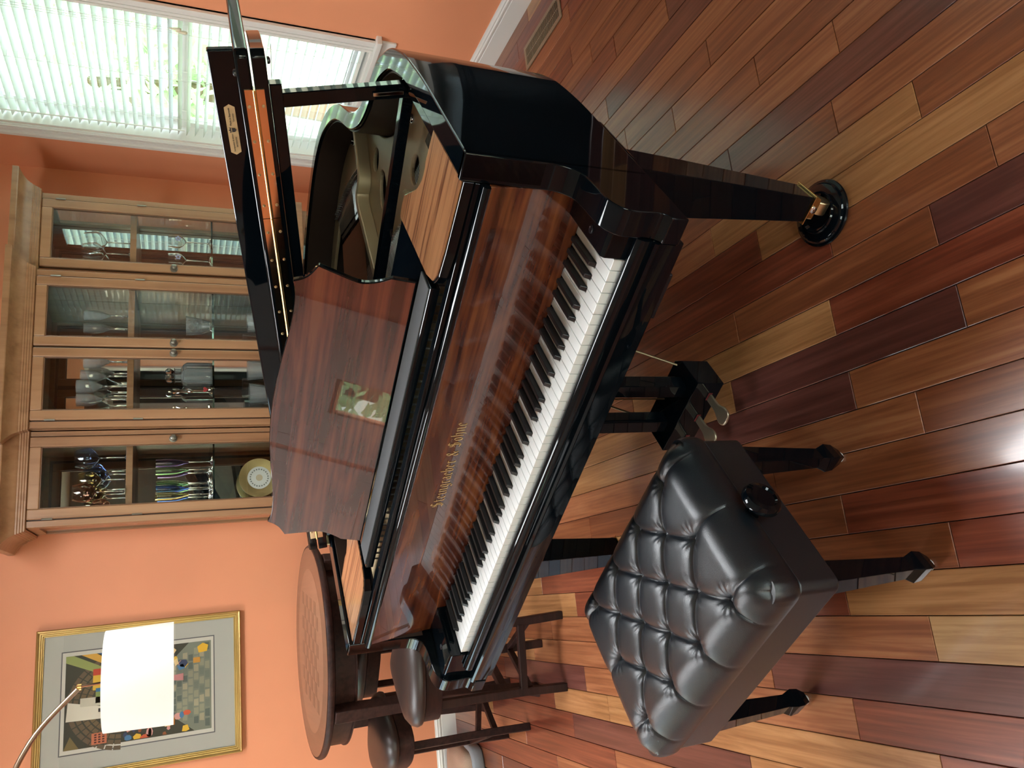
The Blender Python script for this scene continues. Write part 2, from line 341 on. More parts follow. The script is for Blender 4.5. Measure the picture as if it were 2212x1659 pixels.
fill_panel = copy_tree(cl); fill_panel.location = (-1.75, 2.75, ZC); tag(fill_panel, 'added unseen fill light panel on the ceiling near the left wall', 'ceiling light')  # extra lamp added out of view to brighten the left side
# floor: dark bed with each board laid on it
floor = struct(MB().box(X0 - 0.16, X1 + 0.16, Y0 - 0.16, Y1 + 0.16, -0.06, -0.012).build('floor', DARKG))
TONE = {
 'g': [(0.30, (0.25, 0.105, 0.036)), (0.55, (0.36, 0.165, 0.062)), (0.75, (0.43, 0.215, 0.088))],
 'o': [(0.30, (0.20, 0.064, 0.026)), (0.55, (0.29, 0.102, 0.042)), (0.75, (0.36, 0.145, 0.062))],
 'b': [(0.30, (0.145, 0.042, 0.017)), (0.55, (0.21, 0.066, 0.026)), (0.75, (0.27, 0.095, 0.038))],
 'r': [(0.30, (0.12, 0.026, 0.013)), (0.55, (0.18, 0.042, 0.020)), (0.75, (0.23, 0.062, 0.030))],
 'd': [(0.30, (0.080, 0.024, 0.018)), (0.55, (0.115, 0.036, 0.027)), (0.75, (0.145, 0.050, 0.038))],
 'y': [(0.30, (0.30, 0.15, 0.060)), (0.55, (0.40, 0.22, 0.095)), (0.75, (0.47, 0.28, 0.13))],
}
FM = {k: wood('floor_' + k, v, scale=(26, 1.8, 20), rough=0.30, coat=0.55, dist=1.1, rand=True, coatr=0.13, fine=34, bump=0.04) for k, v in TONE.items()}
JOINTS = {-14: [(3.188, 'o', 'r')], -13: [(2.681, 'o', 'r')], -12: [(1.912, 'g', 'o'), (2.993, 'd', 'r')], -11: [(1.287, 'r', 'o'), (2.687, 'g', 'g'), (3.147, 'g', 'r')], -10: [(1.496, 'r', 'o'), (2.845, 'o', 'd')], -9: [(1.759, 'd', 'o'), (3.306, 'o', 'g')], -8: [(1.238, 'y', 'o'), (3.098, 'o', 'b')], -7: [(1.451, 'g', 'o'), (2.848, 'r', 'g')], -6: [(1.139, 'r', 'b'), (3.151, 'r', 'g')], -5: [(1.405, 'r', 'b')], -4: [(1.616, 'b', 'b')], -3: [(1.144, 'b', 'o')], -1: [(0.996, 'o', 'd')], 0: [(1.317, 'r', 'g')], 1: [(1.01, 'd', 'b'), (1.653, 'b', 'b')], 2: [(0.855, 'o', 'b'), (1.277, 'b', 'r')], 3: [(1.509, 'g', 'r')], 4: [(0.977, 'b', 'g')], 5: [(1.185, 'o', 'b')], 6: [(1.555, 'd', 'd')], 7: [(1.131, 'o', 'o')], 8: [(1.392, 'b', 'b')], 9: [(1.765, 'o', 'b')], 10: [(1.56, 'b', 'o'), (2.035, 'b', 'b')], 12: [(2.122, 'd', 'o')], 13: [(1.705, 'd', 'o')], 14: [(2.015, 'b', 'r')], 15: [(2.172, 'b', 'o')], 16: [(2.315, 'o', 'r')], 18: [(2.287, 'r', 'o')], 20: [(2.766, 'r', 'r')]}   # board ends: row -> (distance, tone nearer, tone further)
PW = 0.0918
def mk_plank(y0, y1, row, tone):
    x0 = 0.4869 + row * PW; g = 0.0009
    L = y1 - y0 - 0.0014; W = PW - 2 * g; c = 0.0012
    b = MB(); h = 0.012
    b.add([(-W/2, -L/2, -h), (W/2, -L/2, -h), (W/2, L/2, -h), (-W/2, L/2, -h),
           (-W/2, -L/2, -c), (W/2, -L/2, -c), (W/2, L/2, -c), (-W/2, L/2, -c),
           (-W/2 + c, -L/2 + c, 0), (W/2 - c, -L/2 + c, 0), (W/2 - c, L/2 - c, 0), (-W/2 + c, L/2 - c, 0)],
          [(0, 1, 5, 4), (1, 2, 6, 5), (2, 3, 7, 6), (3, 0, 4, 7), (4, 5, 9, 8), (5, 6, 10, 9), (6, 7, 11, 10), (7, 4, 8, 11), (8, 9, 10, 11)])
    o = b.build('plank', FM[tone], floor, loc=(x0 + PW / 2, (y0 + y1) / 2, rnd.uniform(-0.0003, 0.0)))
    return o
YA, YB = 0.55, Y1
fr = random.Random(21)
for row in range(-17, 22):
    js = sorted(JOINTS.get(row, []))
    # fill the rest with random joints
    ys = [j[0] for j in js]
    segs = []
    pts = [YA] + ys + [YB]
    for i in range(len(pts) - 1):
        a, c = pts[i], pts[i + 1]
        tone_near = js[i - 1][2] if i > 0 else None      # plank that starts beyond joint i-1: its far side tone
        tone_far = js[i][1] if i < len(js) else None     # plank on the near side of joint i
        if c - a > 1.35 and not (tone_near and tone_far and i > 0 and i < len(js) and c - a < 1.6):
            k = max(1, round((c - a) / fr.uniform(0.7, 1.05))); cuts = [a + (c - a) * (t + fr.uniform(-0.2, 0.2)) / k for t in range(1, k)]
            q_ = [a] + cuts + [c]
            for t in range(len(q_) - 1):
                tn = tone_near if t == 0 and tone_near else (tone_far if t == len(q_) - 2 and tone_far else fr.choice('oobbrrgd'))
                segs.append((q_[t], q_[t + 1], tn))
        else:
            segs.append((a, c, tone_far or tone_near or fr.choice('oobbrg')))
    for a, c, t in segs: mk_plank(a, c, row, t)
# the part of the floor behind the camera and far left: boards continue, joined
b = MB()
for row in range(-40, 22):
    x0 = 0.4869 + row * PW
    if x0 < X0 - 0.1: continue
    lo, hi = (Y0, Y1) if row < -17 else (Y0, YA)
    y = lo
    while y < hi - 0.05:
        e_ = min(hi, y + fr.uniform(0.5, 1.2))
        b.box(x0 + 0.001, x0 + PW - 0.001, y + 0.001, e_ - 0.001, -0.012, -0.0001, fr.randrange(4)); y = e_
bo = b.build('boards', [FM['o'], FM['b'], FM['r'], FM['g']], floor); bo['kind'] = 'stuff'

def baseboard(name, path, normal):
    """profile run along a straight wall; path ((x0,y0),(x1,y1)); normal into the room"""
    prof = [(0, 0), (0.016, 0), (0.016, 0.082), (0.014, 0.084), (0.014, 0.090), (0.018, 0.093), (0.018, 0.099), (0.011, 0.103), (0.013, 0.109), (0.008, 0.116), (0.006, 0.122), (0, 0.122)]
    (ax, ay), (bx, by) = path; nx, ny = normal
    r0 = [(ax + nx * p, ay + ny * p, z) for p, z in prof]; r1 = [(bx + nx * p, by + ny * p, z) for p, z in prof]
    return struct(MB().loft([r0, r1]).build(name, WHT))
baseboard('baseboard_right', ((X1, 0.65), (X1, Y1)), (-1, 0))
baseboard('baseboard_right', ((X1, Y0), (X1, -1.7)), (-1, 0))
baseboard('baseboard_back', ((X0, Y1), (X1, Y1)), (0, -1))
baseboard('baseboard_left', ((X0, Y0), (X0, Y1)), (1, 0))
baseboard('baseboard_front', ((X0, Y0), (X1, Y0)), (0, 1))

# ---- window in the right wall
SLAT = mat('blind_slat', (0.78, 0.80, 0.74), 0.45, var=0.02)
bs = SLAT.node_tree
def window(name, axis, pos, sgn, a0, a1, z0, z1, casing=0.085, blind=True, rail=1.42, n_mull=1):
    """pos: room face of the wall, sgn: +1 outside lies towards +axis"""
    root = empty(name); struct(root)
    def P(a, d, z): return (pos + sgn * d, a, z) if axis == 'x' else (a, pos + sgn * d, z)
    def bx(mb, aa, ab, da, db, za, zb):
        p, q2 = P(aa, da, za), P(ab, db, zb)
        mb.box(min(p[0], q2[0]), max(p[0], q2[0]), min(p[1], q2[1]), max(p[1], q2[1]), za, zb)
    fr_ = MB()                                        # moulded casing on the room side
    for (d, e0, e1) in ((0.012, 0.0, casing), (0.019, 0.006, 0.020), (0.017, 0.030, 0.040), (0.024, casing - 0.022, casing)):
        bx(fr_, a0 - e1, a0 - e0, -d, 0.0, z0, z1 + e1); bx(fr_, a1 + e0, a1 + e1, -d, 0.0, z0, z1 + e1); bx(fr_, a0 - e0, a1 + e0, -d, 0.0, z1 + e0, z1 + e1)
    bx(fr_, a0 - casing, a1 + casing, -0.012, 0.0, z0 - 0.10, z0 - 0.025)
    fr_.build('casing', WHT, root, bevel=0.002)
    sl = MB(); bx(sl, a0 - casing - 0.025, a1 + casing + 0.025, -0.045, 0.10, z0 - 0.025, z0); sl.build('sill', WHT, root, bevel=0.004)
    jb = MB(); t = 0.012
    bx(jb, a0, a0 + t, 0.0, 0.15, z0, z1); bx(jb, a1 - t, a1, 0.0, 0.15, z0, z1); bx(jb, a0, a1, 0.0, 0.15, z1 - t, z1); bx(jb, a0, a1, 0.0, 0.15, z0, z0 + 0.008)
    jb.build('jamb', WHT, root)
    aw = (a1 - a0) / n_mull
    for k in range(n_mull):
        b0, b1 = a0 + t + k * aw, a0 - t + (k + 1) * aw
        for (za, zb, dd) in ((z0 + 0.01, rail + 0.02, 0.085), (rail - 0.02, z1 - t, 0.115)):
            s_ = MB(); f_ = 0.042
            bx(s_, b0, b0 + f_, dd, dd + 0.028, za, zb); bx(s_, b1 - f_, b1, dd, dd + 0.028, za, zb)
            bx(s_, b0 + f_, b1 - f_, dd, dd + 0.028, za, za + f_); bx(s_, b0 + f_, b1 - f_, dd, dd + 0.028, zb - f_, zb)
            so = s_.build('sash', WHT, root, bevel=0.002)
            p_ = MB(); bx(p_, b0 + f_, b1 - f_, dd + 0.013, dd + 0.016, za + f_, zb - f_); p_.build('pane', PANE, so)
    return root
window('window_1', 'x', X1, 1, *WIN_R)
window('window_5', 'x', X1, 1, *WIN_S)
window('window_2', 'x', X0, -1, *WIN_L, n_mull=2)
window('window_3', 'y', Y0, -1, *WIN_N, n_mull=1)
window('fill_window', 'y', Y0, -1, *WIN_FILL, n_mull=1)  # opening added behind the camera as front fill light
# venetian blind hanging in window_1
bl = empty('venetian_blind', (X1 + 0.045, (WIN_R[0] + WIN_R[1]) / 2, WIN_R[2] + 0.02))
tag(bl, 'white wooden venetian blind with half open slats in the tall window', 'blind')
hw = (WIN_R[1] - WIN_R[0]) / 2 - 0.022
sm_ = MB(); tl = math.radians(-24)
prof = [(-0.024, 0.0), (-0.012, 0.0016), (0.0, 0.0022), (0.012, 0.0016), (0.024, 0.0), (0.012, -0.0006), (0.0, 0.0), (-0.012, -0.0006)]
ring = lambda y: [(p * math.cos(tl) - h * math.sin(tl), y, p * math.sin(tl) + h * math.cos(tl)) for p, h in prof]
sm_.loft([ring(-hw), ring(hw)])
s0 = sm_.build('slat', SLAT, bl, smooth=40, loc=(0, 0, 0.05))
nsl = 41
for k in range(1, nsl):
    s_ = s0.copy(); COL.objects.link(s_); s_.location = (0, 0, 0.05 + k * 0.0425)
MB().box(-0.022, 0.022, -hw, hw, 0.0, 0.018).build('bottom_rail', SLAT, bl, bevel=0.003)
for yy in (-0.36, -0.02, 0.31):
    c_ = MB()
    for dx in (-0.026, 0.026): c_.tube([(dx, yy, 0.01), (dx, yy, 1.76)], 0.0011, 5)
    for k in range(nsl): c_.box(-0.026, 0.026, yy - 0.0008, yy + 0.0008, 0.046 + k * 0.0425, 0.0475 + k * 0.0425)
    c_.build('ladder_cord', SLAT, bl)
for yy, zz in ((-0.40, 0.83), (-0.385, 0.805)):
    MB().tube([(-0.034, yy, 1.76), (-0.034, yy, zz)], 0.001, 5).build('pull_cord', SLAT, bl)
    MB().lathe([(0.002, 0.03), (0.007, 0.0), (0.008, -0.012), (0.004, -0.02)], (-0.034, yy, zz), 12).build('cord_tassel', mat('tassel', (0.75, 0.66, 0.5), 0.5), bl)
MB().tube([(-0.034, 0.40, 1.76), (-0.034, 0.40, 0.79)], 0.0042, 6).build('tilt_wand', SLAT, bl)

b2_ = copy_tree(bl); b2_.location = (X1 + 0.045, (WIN_S[0] + WIN_S[1]) / 2, WIN_S[2] + 0.02); b2_.scale = (1, (WIN_S[1] - WIN_S[0]) / (WIN_R[1] - WIN_R[0]), 1)
tag(b2_, 'second white blind, in the window above the low dark chest', 'blind')
ch = empty('dark_blocker', (X1 - 0.20, 1.52, 0)); tag(ch, 'low black chest added under the second window, unseen, to darken reflections', 'blocker')  # black box added out of view so the piano rim reflects dark
MB().box(-0.17, 0.17, -0.46, 0.46, 0.03, 0.50).build('body', SATB, ch, bevel=0.004); MB().box(-0.18, 0.175, -0.475, 0.475, 0.5005, 0.525).build('top', SATB, ch, bevel=0.004)
MB().box(-0.15, 0.15, -0.44, 0.44, 0.0005, 0.0295).build('plinth', SATB, ch)
for yy in (-0.23, 0.23): MB().box(-0.184, -0.1705, yy - 0.2, yy + 0.2, 0.06, 0.47).build('drawer', SATB, ch, bevel=0.003)
# door with a small light in the left wall
d1 = struct(empty('door_1', (X0, 2.0, 0)))
pb = MB().box(0.002, 0.03, -0.42, 0.42, 0.0, 1.2).box(0.002, 0.03, -0.42, -0.03, 1.2, 2.05).box(0.002, 0.03, 0.21, 0.42, 1.2, 2.05).box(0.002, 0.03, -0.03, 0.21, 1.64, 2.05); pb.build('panel', WHT, d1, bevel=0.003)
for a, b2 in ((-0.5, -0.42), (0.42, 0.5)): MB().box(0.0, 0.036, a, b2, 0, 2.13).build('casing', WHT, d1, bevel=0.004)
MB().box(0.0, 0.036, -0.42, 0.42, 2.05, 2.13).build('head_casing', WHT, d1, bevel=0.004)
MB().box(0.010, 0.016, -0.03, 0.21, 1.2, 1.64).build('pane', PANE, d1)
MB().lathe([(0.012, 0), (0.012, 0.03), (0.03, 0.045), (0.032, 0.06), (0.015, 0.075)], (0.03, -0.36, 0.98), 16, ax=(1, 0, 0)).build('knob', BRASS, d1, smooth=40)

d2 = struct(empty('door_2', (X0, 2.90, 0)))
MB().box(0.002, 0.030, -0.29, 0.29, 0.0, 2.05).build('panel', WHT, d2, bevel=0.003)
for z0_, z1_ in ((0.15, 0.75), (0.85, 1.15), (1.27, 1.90)): MB().box(0.0302, 0.036, -0.20, 0.20, z0_, z1_).build('raised_panel', WHT, d2, bevel=0.005)
for a, b2 in ((-0.37, -0.29), (0.29, 0.37)): MB().box(0.0, 0.036, a, b2, 0, 2.13).build('casing', WHT, d2, bevel=0.004)
MB().box(0.0, 0.036, -0.29, 0.29, 2.05, 2.13).build('head_casing', WHT, d2, bevel=0.004)
# floor register
vt = empty('floor_vent', (2.268, 2.52, 0.0)); tag(vt, 'beige metal floor register with narrow slots beside the white baseboard', 'vent')
VM = mat('register_beige', (0.30, 0.24, 0.16), 0.4, 0.3)
L_, W_ = 0.36, 0.118
f = MB()
for (a, b2, c, d) in ((-W_/2, -W_/2 + 0.018, -L_/2, L_/2), (W_/2 - 0.018, W_/2, -L_/2, L_/2), (-W_/2 + 0.018, W_/2 - 0.018, -L_/2, -L_/2 + 0.018), (-W_/2 + 0.018, W_/2 - 0.018, L_/2 - 0.018, L_/2)):
    f.box(a, b2, c, d, 0.0005, 0.005)
f.box(-0.002, 0.002, -L_/2 + 0.018, L_/2 - 0.018, 0.0008, 0.0045)
f.build('frame', VM, vt, bevel=0.0015)
MB().box(-W_/2 + 0.01, W_/2 - 0.01, -L_/2 + 0.01, L_/2 - 0.01, 0.0003, 0.0006).build('duct', DARKG, vt)
fin0 = None
for k in range(30):
    y = -L_/2 + 0.024 + k * 0.01075
    if fin0 is None: fin0 = MB().box(-W_/2 + 0.017, W_/2 - 0.017, -0.0018, 0.0018, 0.0008, 0.004).build('fin', VM, vt, loc=(0, y, 0))
    else:
        c_ = fin0.copy(); COL.objects.link(c_); c_.location = (0, y, 0)

# ================================================================== GRAND PIANO
TH = -0.974
gp = empty('grand_piano', (0.178, 1.575, 0.0), TH)
tag(gp, 'black lacquered grand piano with rosewood fallboard and lid on its short prop', 'piano')
RT = 1.008
outer = [(0.715, 0.127), (0.715, 0.30), (0.715, 0.455), (0.706, 0.60), (0.692, 0.68), (0.676, 0.74), (0.651, 0.791), (0.606, 0.854), (0.553, 0.893), (0.493, 0.930), (0.445, 0.975), (0.408, 1.035), (0.385, 1.09), (0.366, 1.16), (0.346, 1.235), (0.311, 1.326), (0.258, 1.416), (0.184, 1.505), (0.11, 1.560), (0.02, 1.598), (-0.10, 1.612), (-0.25, 1.605), (-0.38, 1.575), (-0.50, 1.52), (-0.61, 1.43), (-0.69, 1.32), (-0.74, 1.19), (-0.762, 1.05), (-0.768, 0.80), (-0.768, 0.45), (-0.768, 0.127)]
oc = smooth_curve(outer, 5)
ic = offset(oc, 0.046)
ic[0] = (0.669, 0.127); ic[-1] = (-0.722, 0.127)
b = MB(); n = len(oc)
vs = [(x, y, RT) for x, y in oc] + [(x, y, RT) for x, y in ic] + [(x, y, 0.655) for x, y in oc] + [(x, y, 0.655) for x, y in ic]
fs = []
for i in range(n - 1):
    fs += [(i, i + 1, n + i + 1, n + i), (i, 2 * n + i, 2 * n + i + 1, i + 1), (n + i, n + i + 1, 3 * n + i + 1, 3 * n + i), (2 * n + i, 3 * n + i, 3 * n + i + 1, 2 * n + i + 1)]
fs += [(0, n, 3 * n, 2 * n), (n - 1, 3 * n - 1, 4 * n - 1, 2 * n - 1)]
b.add(vs, fs); b.build('rim', LACQ, gp, bevel=0.003, smooth=30)
# liner: brown felt-dark inner rim face
li = offset(oc, 0.0465); l2 = offset(oc, 0.051); li[0] = (0.6685, 0.13); l2[0] = (0.664, 0.13); li[-1] = (-0.7215, 0.13); l2[-1] = (-0.717, 0.13)
b = MB(); vs = [(x, y, z) for z in (0.998, 0.80) for P in (li, l2) for x, y in P]; fs = []
for i in range(n - 1): fs += [(i, i + 1, n + i + 1, n + i), (n + i, n + i + 1, 3 * n + i + 1, 3 * n + i), (i, 2 * n + i, 2 * n + i + 1, i + 1)]
b.add(vs, fs); b.build('rim_liner', mat('liner_brown', (0.045, 0.026, 0.020), 0.45, var=0.1), gp, smooth=40)
# arms
prof = [(0.127, RT), (0.127, 0.86), (0.124, 0.835), (0.115, 0.815), (0.10, 0.803), (0.07, 0.797), (0.03, 0.7945), (0.008, 0.790), (-0.008, 0.780), (-0.018, 0.765), (-0.020, 0.74), (-0.018, 0.705), (-0.024, 0.694), (-0.033, 0.688), (-0.033, 0.655), (0.14, 0.655), (0.14, RT)]
prof = prof[:1] + smooth_curve(prof[1:13], 4) + prof[13:]
for (u0, u1) in ((0.665, 0.715), (-0.768, -0.718)):
    MB().prism(prof, u0, u1, 'x').build('arm', LACQ, gp, bevel=0.002, smooth=40)
for s_, (u0, u1) in ((1, (0.6145, 0.6648)), (-1, (-0.7178, -0.6145))):        # key blocks
    MB().prism([(-0.006, 0.700), (-0.006, 0.770), (0.0, 0.776), (0.149, 0.776), (0.149, 0.700)], u0, u1, 'x').build('key_block', LACQ, gp, bevel=0.002)
    uu = (u0 + u1) / 2 + s_ * -0.004
    MB().lathe([(0.008, 0), (0.008, 0.001), (0.005, 0.0018), (0.0045, 0.0012)], (uu, 0.055, 0.7761), 14).build('block_screw', SATB, gp)
# keybed, slip
MB().box(-0.7175, 0.6645, -0.022, 0.60, 0.636, 0.6995).build('keybed', LACQ, gp, bevel=0.002)
slip = [(-0.0235, 0.700), (-0.0265, 0.712), (-0.0265, 0.718), (-0.021, 0.728), (-0.012, 0.7305), (-0.006, 0.728), (-0.004, 0.700)]
MB().prism(slip, -0.664, 0.664, 'x').build('key_slip', LACQ, gp, smooth=50)
MB().prism([(-0.031, 0.655), (-0.031, 0.690), (-0.034, 0.695), (-0.031, 0.7), (-0.024, 0.7), (-0.022, 0.655)], -0.717, 0.664, 'x').build('keybed_moulding', LACQ, gp, smooth=50)
rb = MB()                                                     # pearl strip lights under the treble end: small control box
rb.box(0.490, 0.588, 0.0, 0.05, 0.612, 0.6358)
cb = rb.build('control_box', SATB, gp, bevel=0.002)
for uu, c in ((0.512, (0.05, 0.9, 0.2)), (0.540, (0.8, 0.65, 0.15)), (0.568, (0.8, 0.06, 0.05))):
    MB().box(uu - 0.004, uu + 0.004, -0.0015, 0.0, 0.622, 0.629).build('indicator', mat('led%.2f' % uu, c, 0.4, emit=c, es=1.6 if uu < 0.52 else 0.3), cb)
# keys
names = ['A', 'B'] + list('CDEFGAB') * 7 + ['C']
KW = 0.0235; gk = 0.0007
meshes = {}
bk_off = {'C': -0.0020, 'D': 0.0020, 'F': -0.0028, 'G': 0.0, 'A': 0.0028}
BT = 0.0052
blacks = []
for i in range(52):
    nm = names[i]; u0 = -0.611 + i * KW
    has_r = nm in 'ACDFG' and i < 51 and nm not in 'EB' ; has_l = i > 0 and names[i - 1] in 'ACDFG'
    lo = u0 + gk; hi = u0 + KW - gk
    nl = (u0 + bk_off[names[i - 1]] + BT + 0.0011) if has_l else lo
    nr = (u0 + KW + bk_off[nm] - BT - 0.0011) if has_r else hi
    poly = [(lo - u0, 0.0), (hi - u0, 0.0), (hi - u0, 0.0485), (nr - u0, 0.0485), (nr - u0, 0.158), (nl - u0, 0.158), (nl - u0, 0.0485), (lo - u0, 0.0485)]
    pp = []
    for p in poly:
        if not pp or (abs(p[0] - pp[-1][0]) > 1e-6 or abs(p[1] - pp[-1][1]) > 1e-6): pp.append(p)
    key = (has_l and names[i - 1], has_r and nm)
    if key in meshes:
        o = bpy.data.objects.new('white_key', meshes[key]); COL.objects.link(o); o.parent = gp; o.location = (u0, 0, 0)
        bv = o.modifiers.new('bevel', 'BEVEL'); bv.width = 0.0008; bv.segments = 2; bv.limit_method = 'ANGLE'
    else:
        o = MB().prism(pp, 0.722, 0.745, 'z').build('white_key', IVORY, gp, bevel=0.0008, loc=(u0, 0, 0)); meshes[key] = o.data
    if has_r: blacks.append(u0 + KW + bk_off[nm])
bkm = None
for u in blacks:
    if bkm is None:
        a, c, t = BT, 0.0044, 0.7565
        r0 = [(-a, 0.049, 0.744), (a, 0.049, 0.744), (a, 0.1485, 0.744), (-a, 0.1485, 0.744)]
        r1 = [(-c, 0.0555, t), (c, 0.0555, t), (c, 0.1455, t), (-c, 0.1455, t)]
        bo_ = MB().loft([r0, r1]).build('black_key', EBONY, gp, bevel=0.0011, seg=3, loc=(u, 0, 0)); bkm = bo_.data
    else:
        o = bpy.data.objects.new('black_key', bkm); COL.objects.link(o); o.parent = gp; o.location = (u, 0, 0)
        bv = o.modifiers.new('bevel', 'BEVEL'); bv.width = 0.0011; bv.segments = 3; bv.limit_method = 'ANGLE'
MB().box(-0.6143, 0.6143, 0.02, 0.30, 0.700, 0.7215).build('key_frame', DARKG, gp)
# fallboard
fb0, fb1 = (0.150, 0.7465), (0.121, 0.951)
fbv = [(fb0[0], fb0[1]), (0.1445, 0.79), (0.136, 0.85), (fb1[0], fb1[1]), (fb1[0] + 0.022, fb1[1]), (fb0[0] + 0.022, fb0[1])]
fb = MB().prism([(p[0] - 0.14, p[1] - 0.85) for p in fbv], -0.7165, 0.6635, 'x').build('fallboard', ROSE, gp, bevel=0.0015, loc=(0, 0.14, 0.85))
# gold lettering on the face
polys, width = pen_text(GL, 'Steingraeber & Söhne', 0.0215, nib=0.075)
lb = MB()
for p in polys: lb.prism(p, 0.0, 0.0004, 'z')
ydir = Vector((0, fb1[0] - 0.136, fb1[1] - 0.85)).normalized(); xdir = Vector((1, 0, 0)); zd = xdir.cross(ydir)
M = Matrix.Identity(4)
for i_2, v_ in enumerate((xdir, ydir, zd)):
    for j in range(3): M[j][i_2] = v_[j]
pos = Vector((-0.030 - width / 2, 0.136 - 0.14, 0.0)) + ydir * 0.008 + zd * 0.0006
lo_ = lb.build('maker_lettering', mat('gold_leaf', (0.62, 0.45, 0.20), 0.35, 0.8), fb); lo_.matrix_local = Matrix.Translation(pos) @ M
# lid nose rail above the fallboard, front rail
MB().prism([(0.114, 0.9525), (0.110, 0.957), (0.111, 0.963), (0.116, 0.967), (0.150, 0.967), (0.150, 0.9525)], -0.7165, 0.6635, 'x').build('fallboard_nose', LACQ, gp, smooth=50)
MB().prism([(0.127, 0.968), (0.127, 0.978), (0.150, 0.978), (0.150, 0.968)], -0.7165, 0.6635, 'x').build('front_rail', LACQ, gp, bevel=0.0015)
# hidden action space closing board
# cheeks beside the desk
chk = [(0.6635, 0.1285), (0.52, 0.133), (0.466, 0.139), (0.440, 0.158), (0.428, 0.20), (0.416, 0.456), (0.446, 0.460), (0.468, 0.455), (0.521, 0.378), (0.546, 0.357), (0.572, 0.348), (0.597, 0.353), (0.6635, 0.345)]
chb = [(-x - 0.053 if x > 0.66 else -x - 0.025, y) for x, y in chk]
for P in (chk, chb):
    c = MB().prism(P, 0.979, 0.998, 'z').build('desk_cheek', LACQ, gp, bevel=0.0015)
    cx_, cy_ = sum(p[0] for p in P) / len(P), sum(p[1] for p in P) / len(P)
    MB().prism([(cx_ + (p[0] - cx_) * 0.975, cy_ + (p[1] - cy_) * 0.955) for p in P], 0.9982, 1.0002, 'z').build('veneer', ZEBRA, c)
# desk shelf with felt strip, desk
sh = MB().box(-0.432, 0.422, 0.168, 0.44, 0.979, 0.9985).build('desk_shelf', LACQ, gp, bevel=0.002)
MB().box(-0.425, 0.417, 0.174, 0.236, 0.9987, 1.0008).build('felt_strip', GREYF, sh)
dl = [(0.400, 0.0), (0.400, 0.048), (0.387, 0.072), (0.379, 0.100), (0.382, 0.125), (0.401, 0.192), (0.378, 0.206), (0.366, 0.220), (0.358, 0.237)]
top = [(0.340, 0.231), (0.30, 0.229), (0.24, 0.233), (0.16, 0.243), (0.08, 0.251), (0.0, 0.254)]
half = smooth_curve(dl[1:6], 3)[:-1] + smooth_curve(dl[5:], 3)
half = [dl[0]] + half + smooth_curve([dl[-1]] + top, 3)[1:]
outl = half + [(-x, y) for x, y in half[::-1][1:]]
a_ = math.radians(12)
md = empty('md_tmp'); bpy.data.objects.remove(md)
desk = MB().prism(outl, -0.012, 0.0, 'z').build('music_desk', [LACQ], gp, bevel=0.002)
Mz = Matrix(((1, 0, 0, -0.012), (0, math.sin(a_), -math.cos(a_), 0.2402), (0, math.cos(a_), math.sin(a_), 1.0025), (0, 0, 0, 1)))
desk.matrix_local = Mz
ins = [(x * 0.993, 0.0035 + y * 0.98) for x, y in outl]
MB().prism(ins, 0.0001, 0.0012, 'z').build('veneer', ROSED, desk)
# plate, soundboard, strings
inn = offset(oc, 0.054)
inn = [p for p in inn if p[1] > 0.30]
MB().prism(inn[::-1], 0.840, 0.848, 'z').build('soundboard', wood('shaded_spruce', [(0.3, (0.10, 0.05, 0.022)), (0.7, (0.16, 0.085, 0.04))], scale=(30, 1, 4), rough=0.4), gp)  # board colour darkened to carry the shade seen through the plate holes
pz = 0.905
def ring_plate(pa, holes):
    import mathutils
    P = [Vector((x, y)) for x, y in pa]; edges = [(i, (i + 1) % len(P)) for i in range(len(P))]
    for (hx, hy, rx, ry, rot) in holes:
        o_ = len(P)
        for k in range(20):
            a = 2 * PI * k / 20; x, y = rx * math.cos(a), ry * math.sin(a)
            P.append(Vector((hx + x * math.cos(rot) - y * math.sin(rot), hy + x * math.sin(rot) + y * math.cos(rot))))
        edges += [(o_ + k, o_ + (k + 1) % 20) for k in range(20)]
    vs, es, fs, *_ = mathutils.geometry.delaunay_2d_cdt(P, edges, [], 1, 1e-5)
    # keep faces inside outline and outside holes
    def inside(pt, poly):
        c = False
        for i in range(len(poly)):
            x1, y1 = poly[i]; x2, y2 = poly[(i + 1) % len(poly)]
            if (y1 > pt[1]) != (y2 > pt[1]) and pt[0] < (x2 - x1) * (pt[1] - y1) / (y2 - y1) + x1: c = not c
        return c
    out = []
    for f_ in fs:
        c = sum((vs[i] for i in f_), Vector((0, 0))) / len(f_)
        if not inside(c, pa): continue
        if any(inside(c, [tuple(P[len(pa) + 20 * h + k]) for k in range(20)]) for h in range(len(holes))): continue
        out.append(tuple(f_))
    return [(v.x, v.y) for v in vs], out
curve_in = [p for p in inn if p[0] > -0.45 and p[1] > 0.45]
strip_in = offset(curve_in, 0.20)
strip_in = [(x - 0.02, y) for x, y in strip_in]
poly = curve_in + [(-0.45, 1.40), (-0.40, 1.455), (-0.30, 1.47), (-0.18, 1.475), (-0.075, 1.40), (0.015, 1.325), (0.095, 1.245), (0.105, 1.15), (0.09, 1.05), (0.085, 0.92), (0.18, 0.80), (0.27, 0.70), (0.36, 0.60), (0.42, 0.50)]
vs2, fs2 = ring_plate(poly, [(0.250, 1.100, 0.032, 0.034, 0.0), (0.222, 0.965, 0.036, 0.062, -0.5), (0.412, 0.705, 0.036, 0.038, 0.0)])
b = MB(); b.add([(x, y, pz) for x, y in vs2] , fs2)
pl = b.build('iron_plate', GOLD, gp)
so = pl.modifiers.new('solid', 'SOLIDIFY'); so.thickness = 0.012; so.offset = 0
bv = pl.modifiers.new('bevel', 'BEVEL'); bv.width = 0.004; bv.segments = 3; bv.limit_method = 'ANGLE'
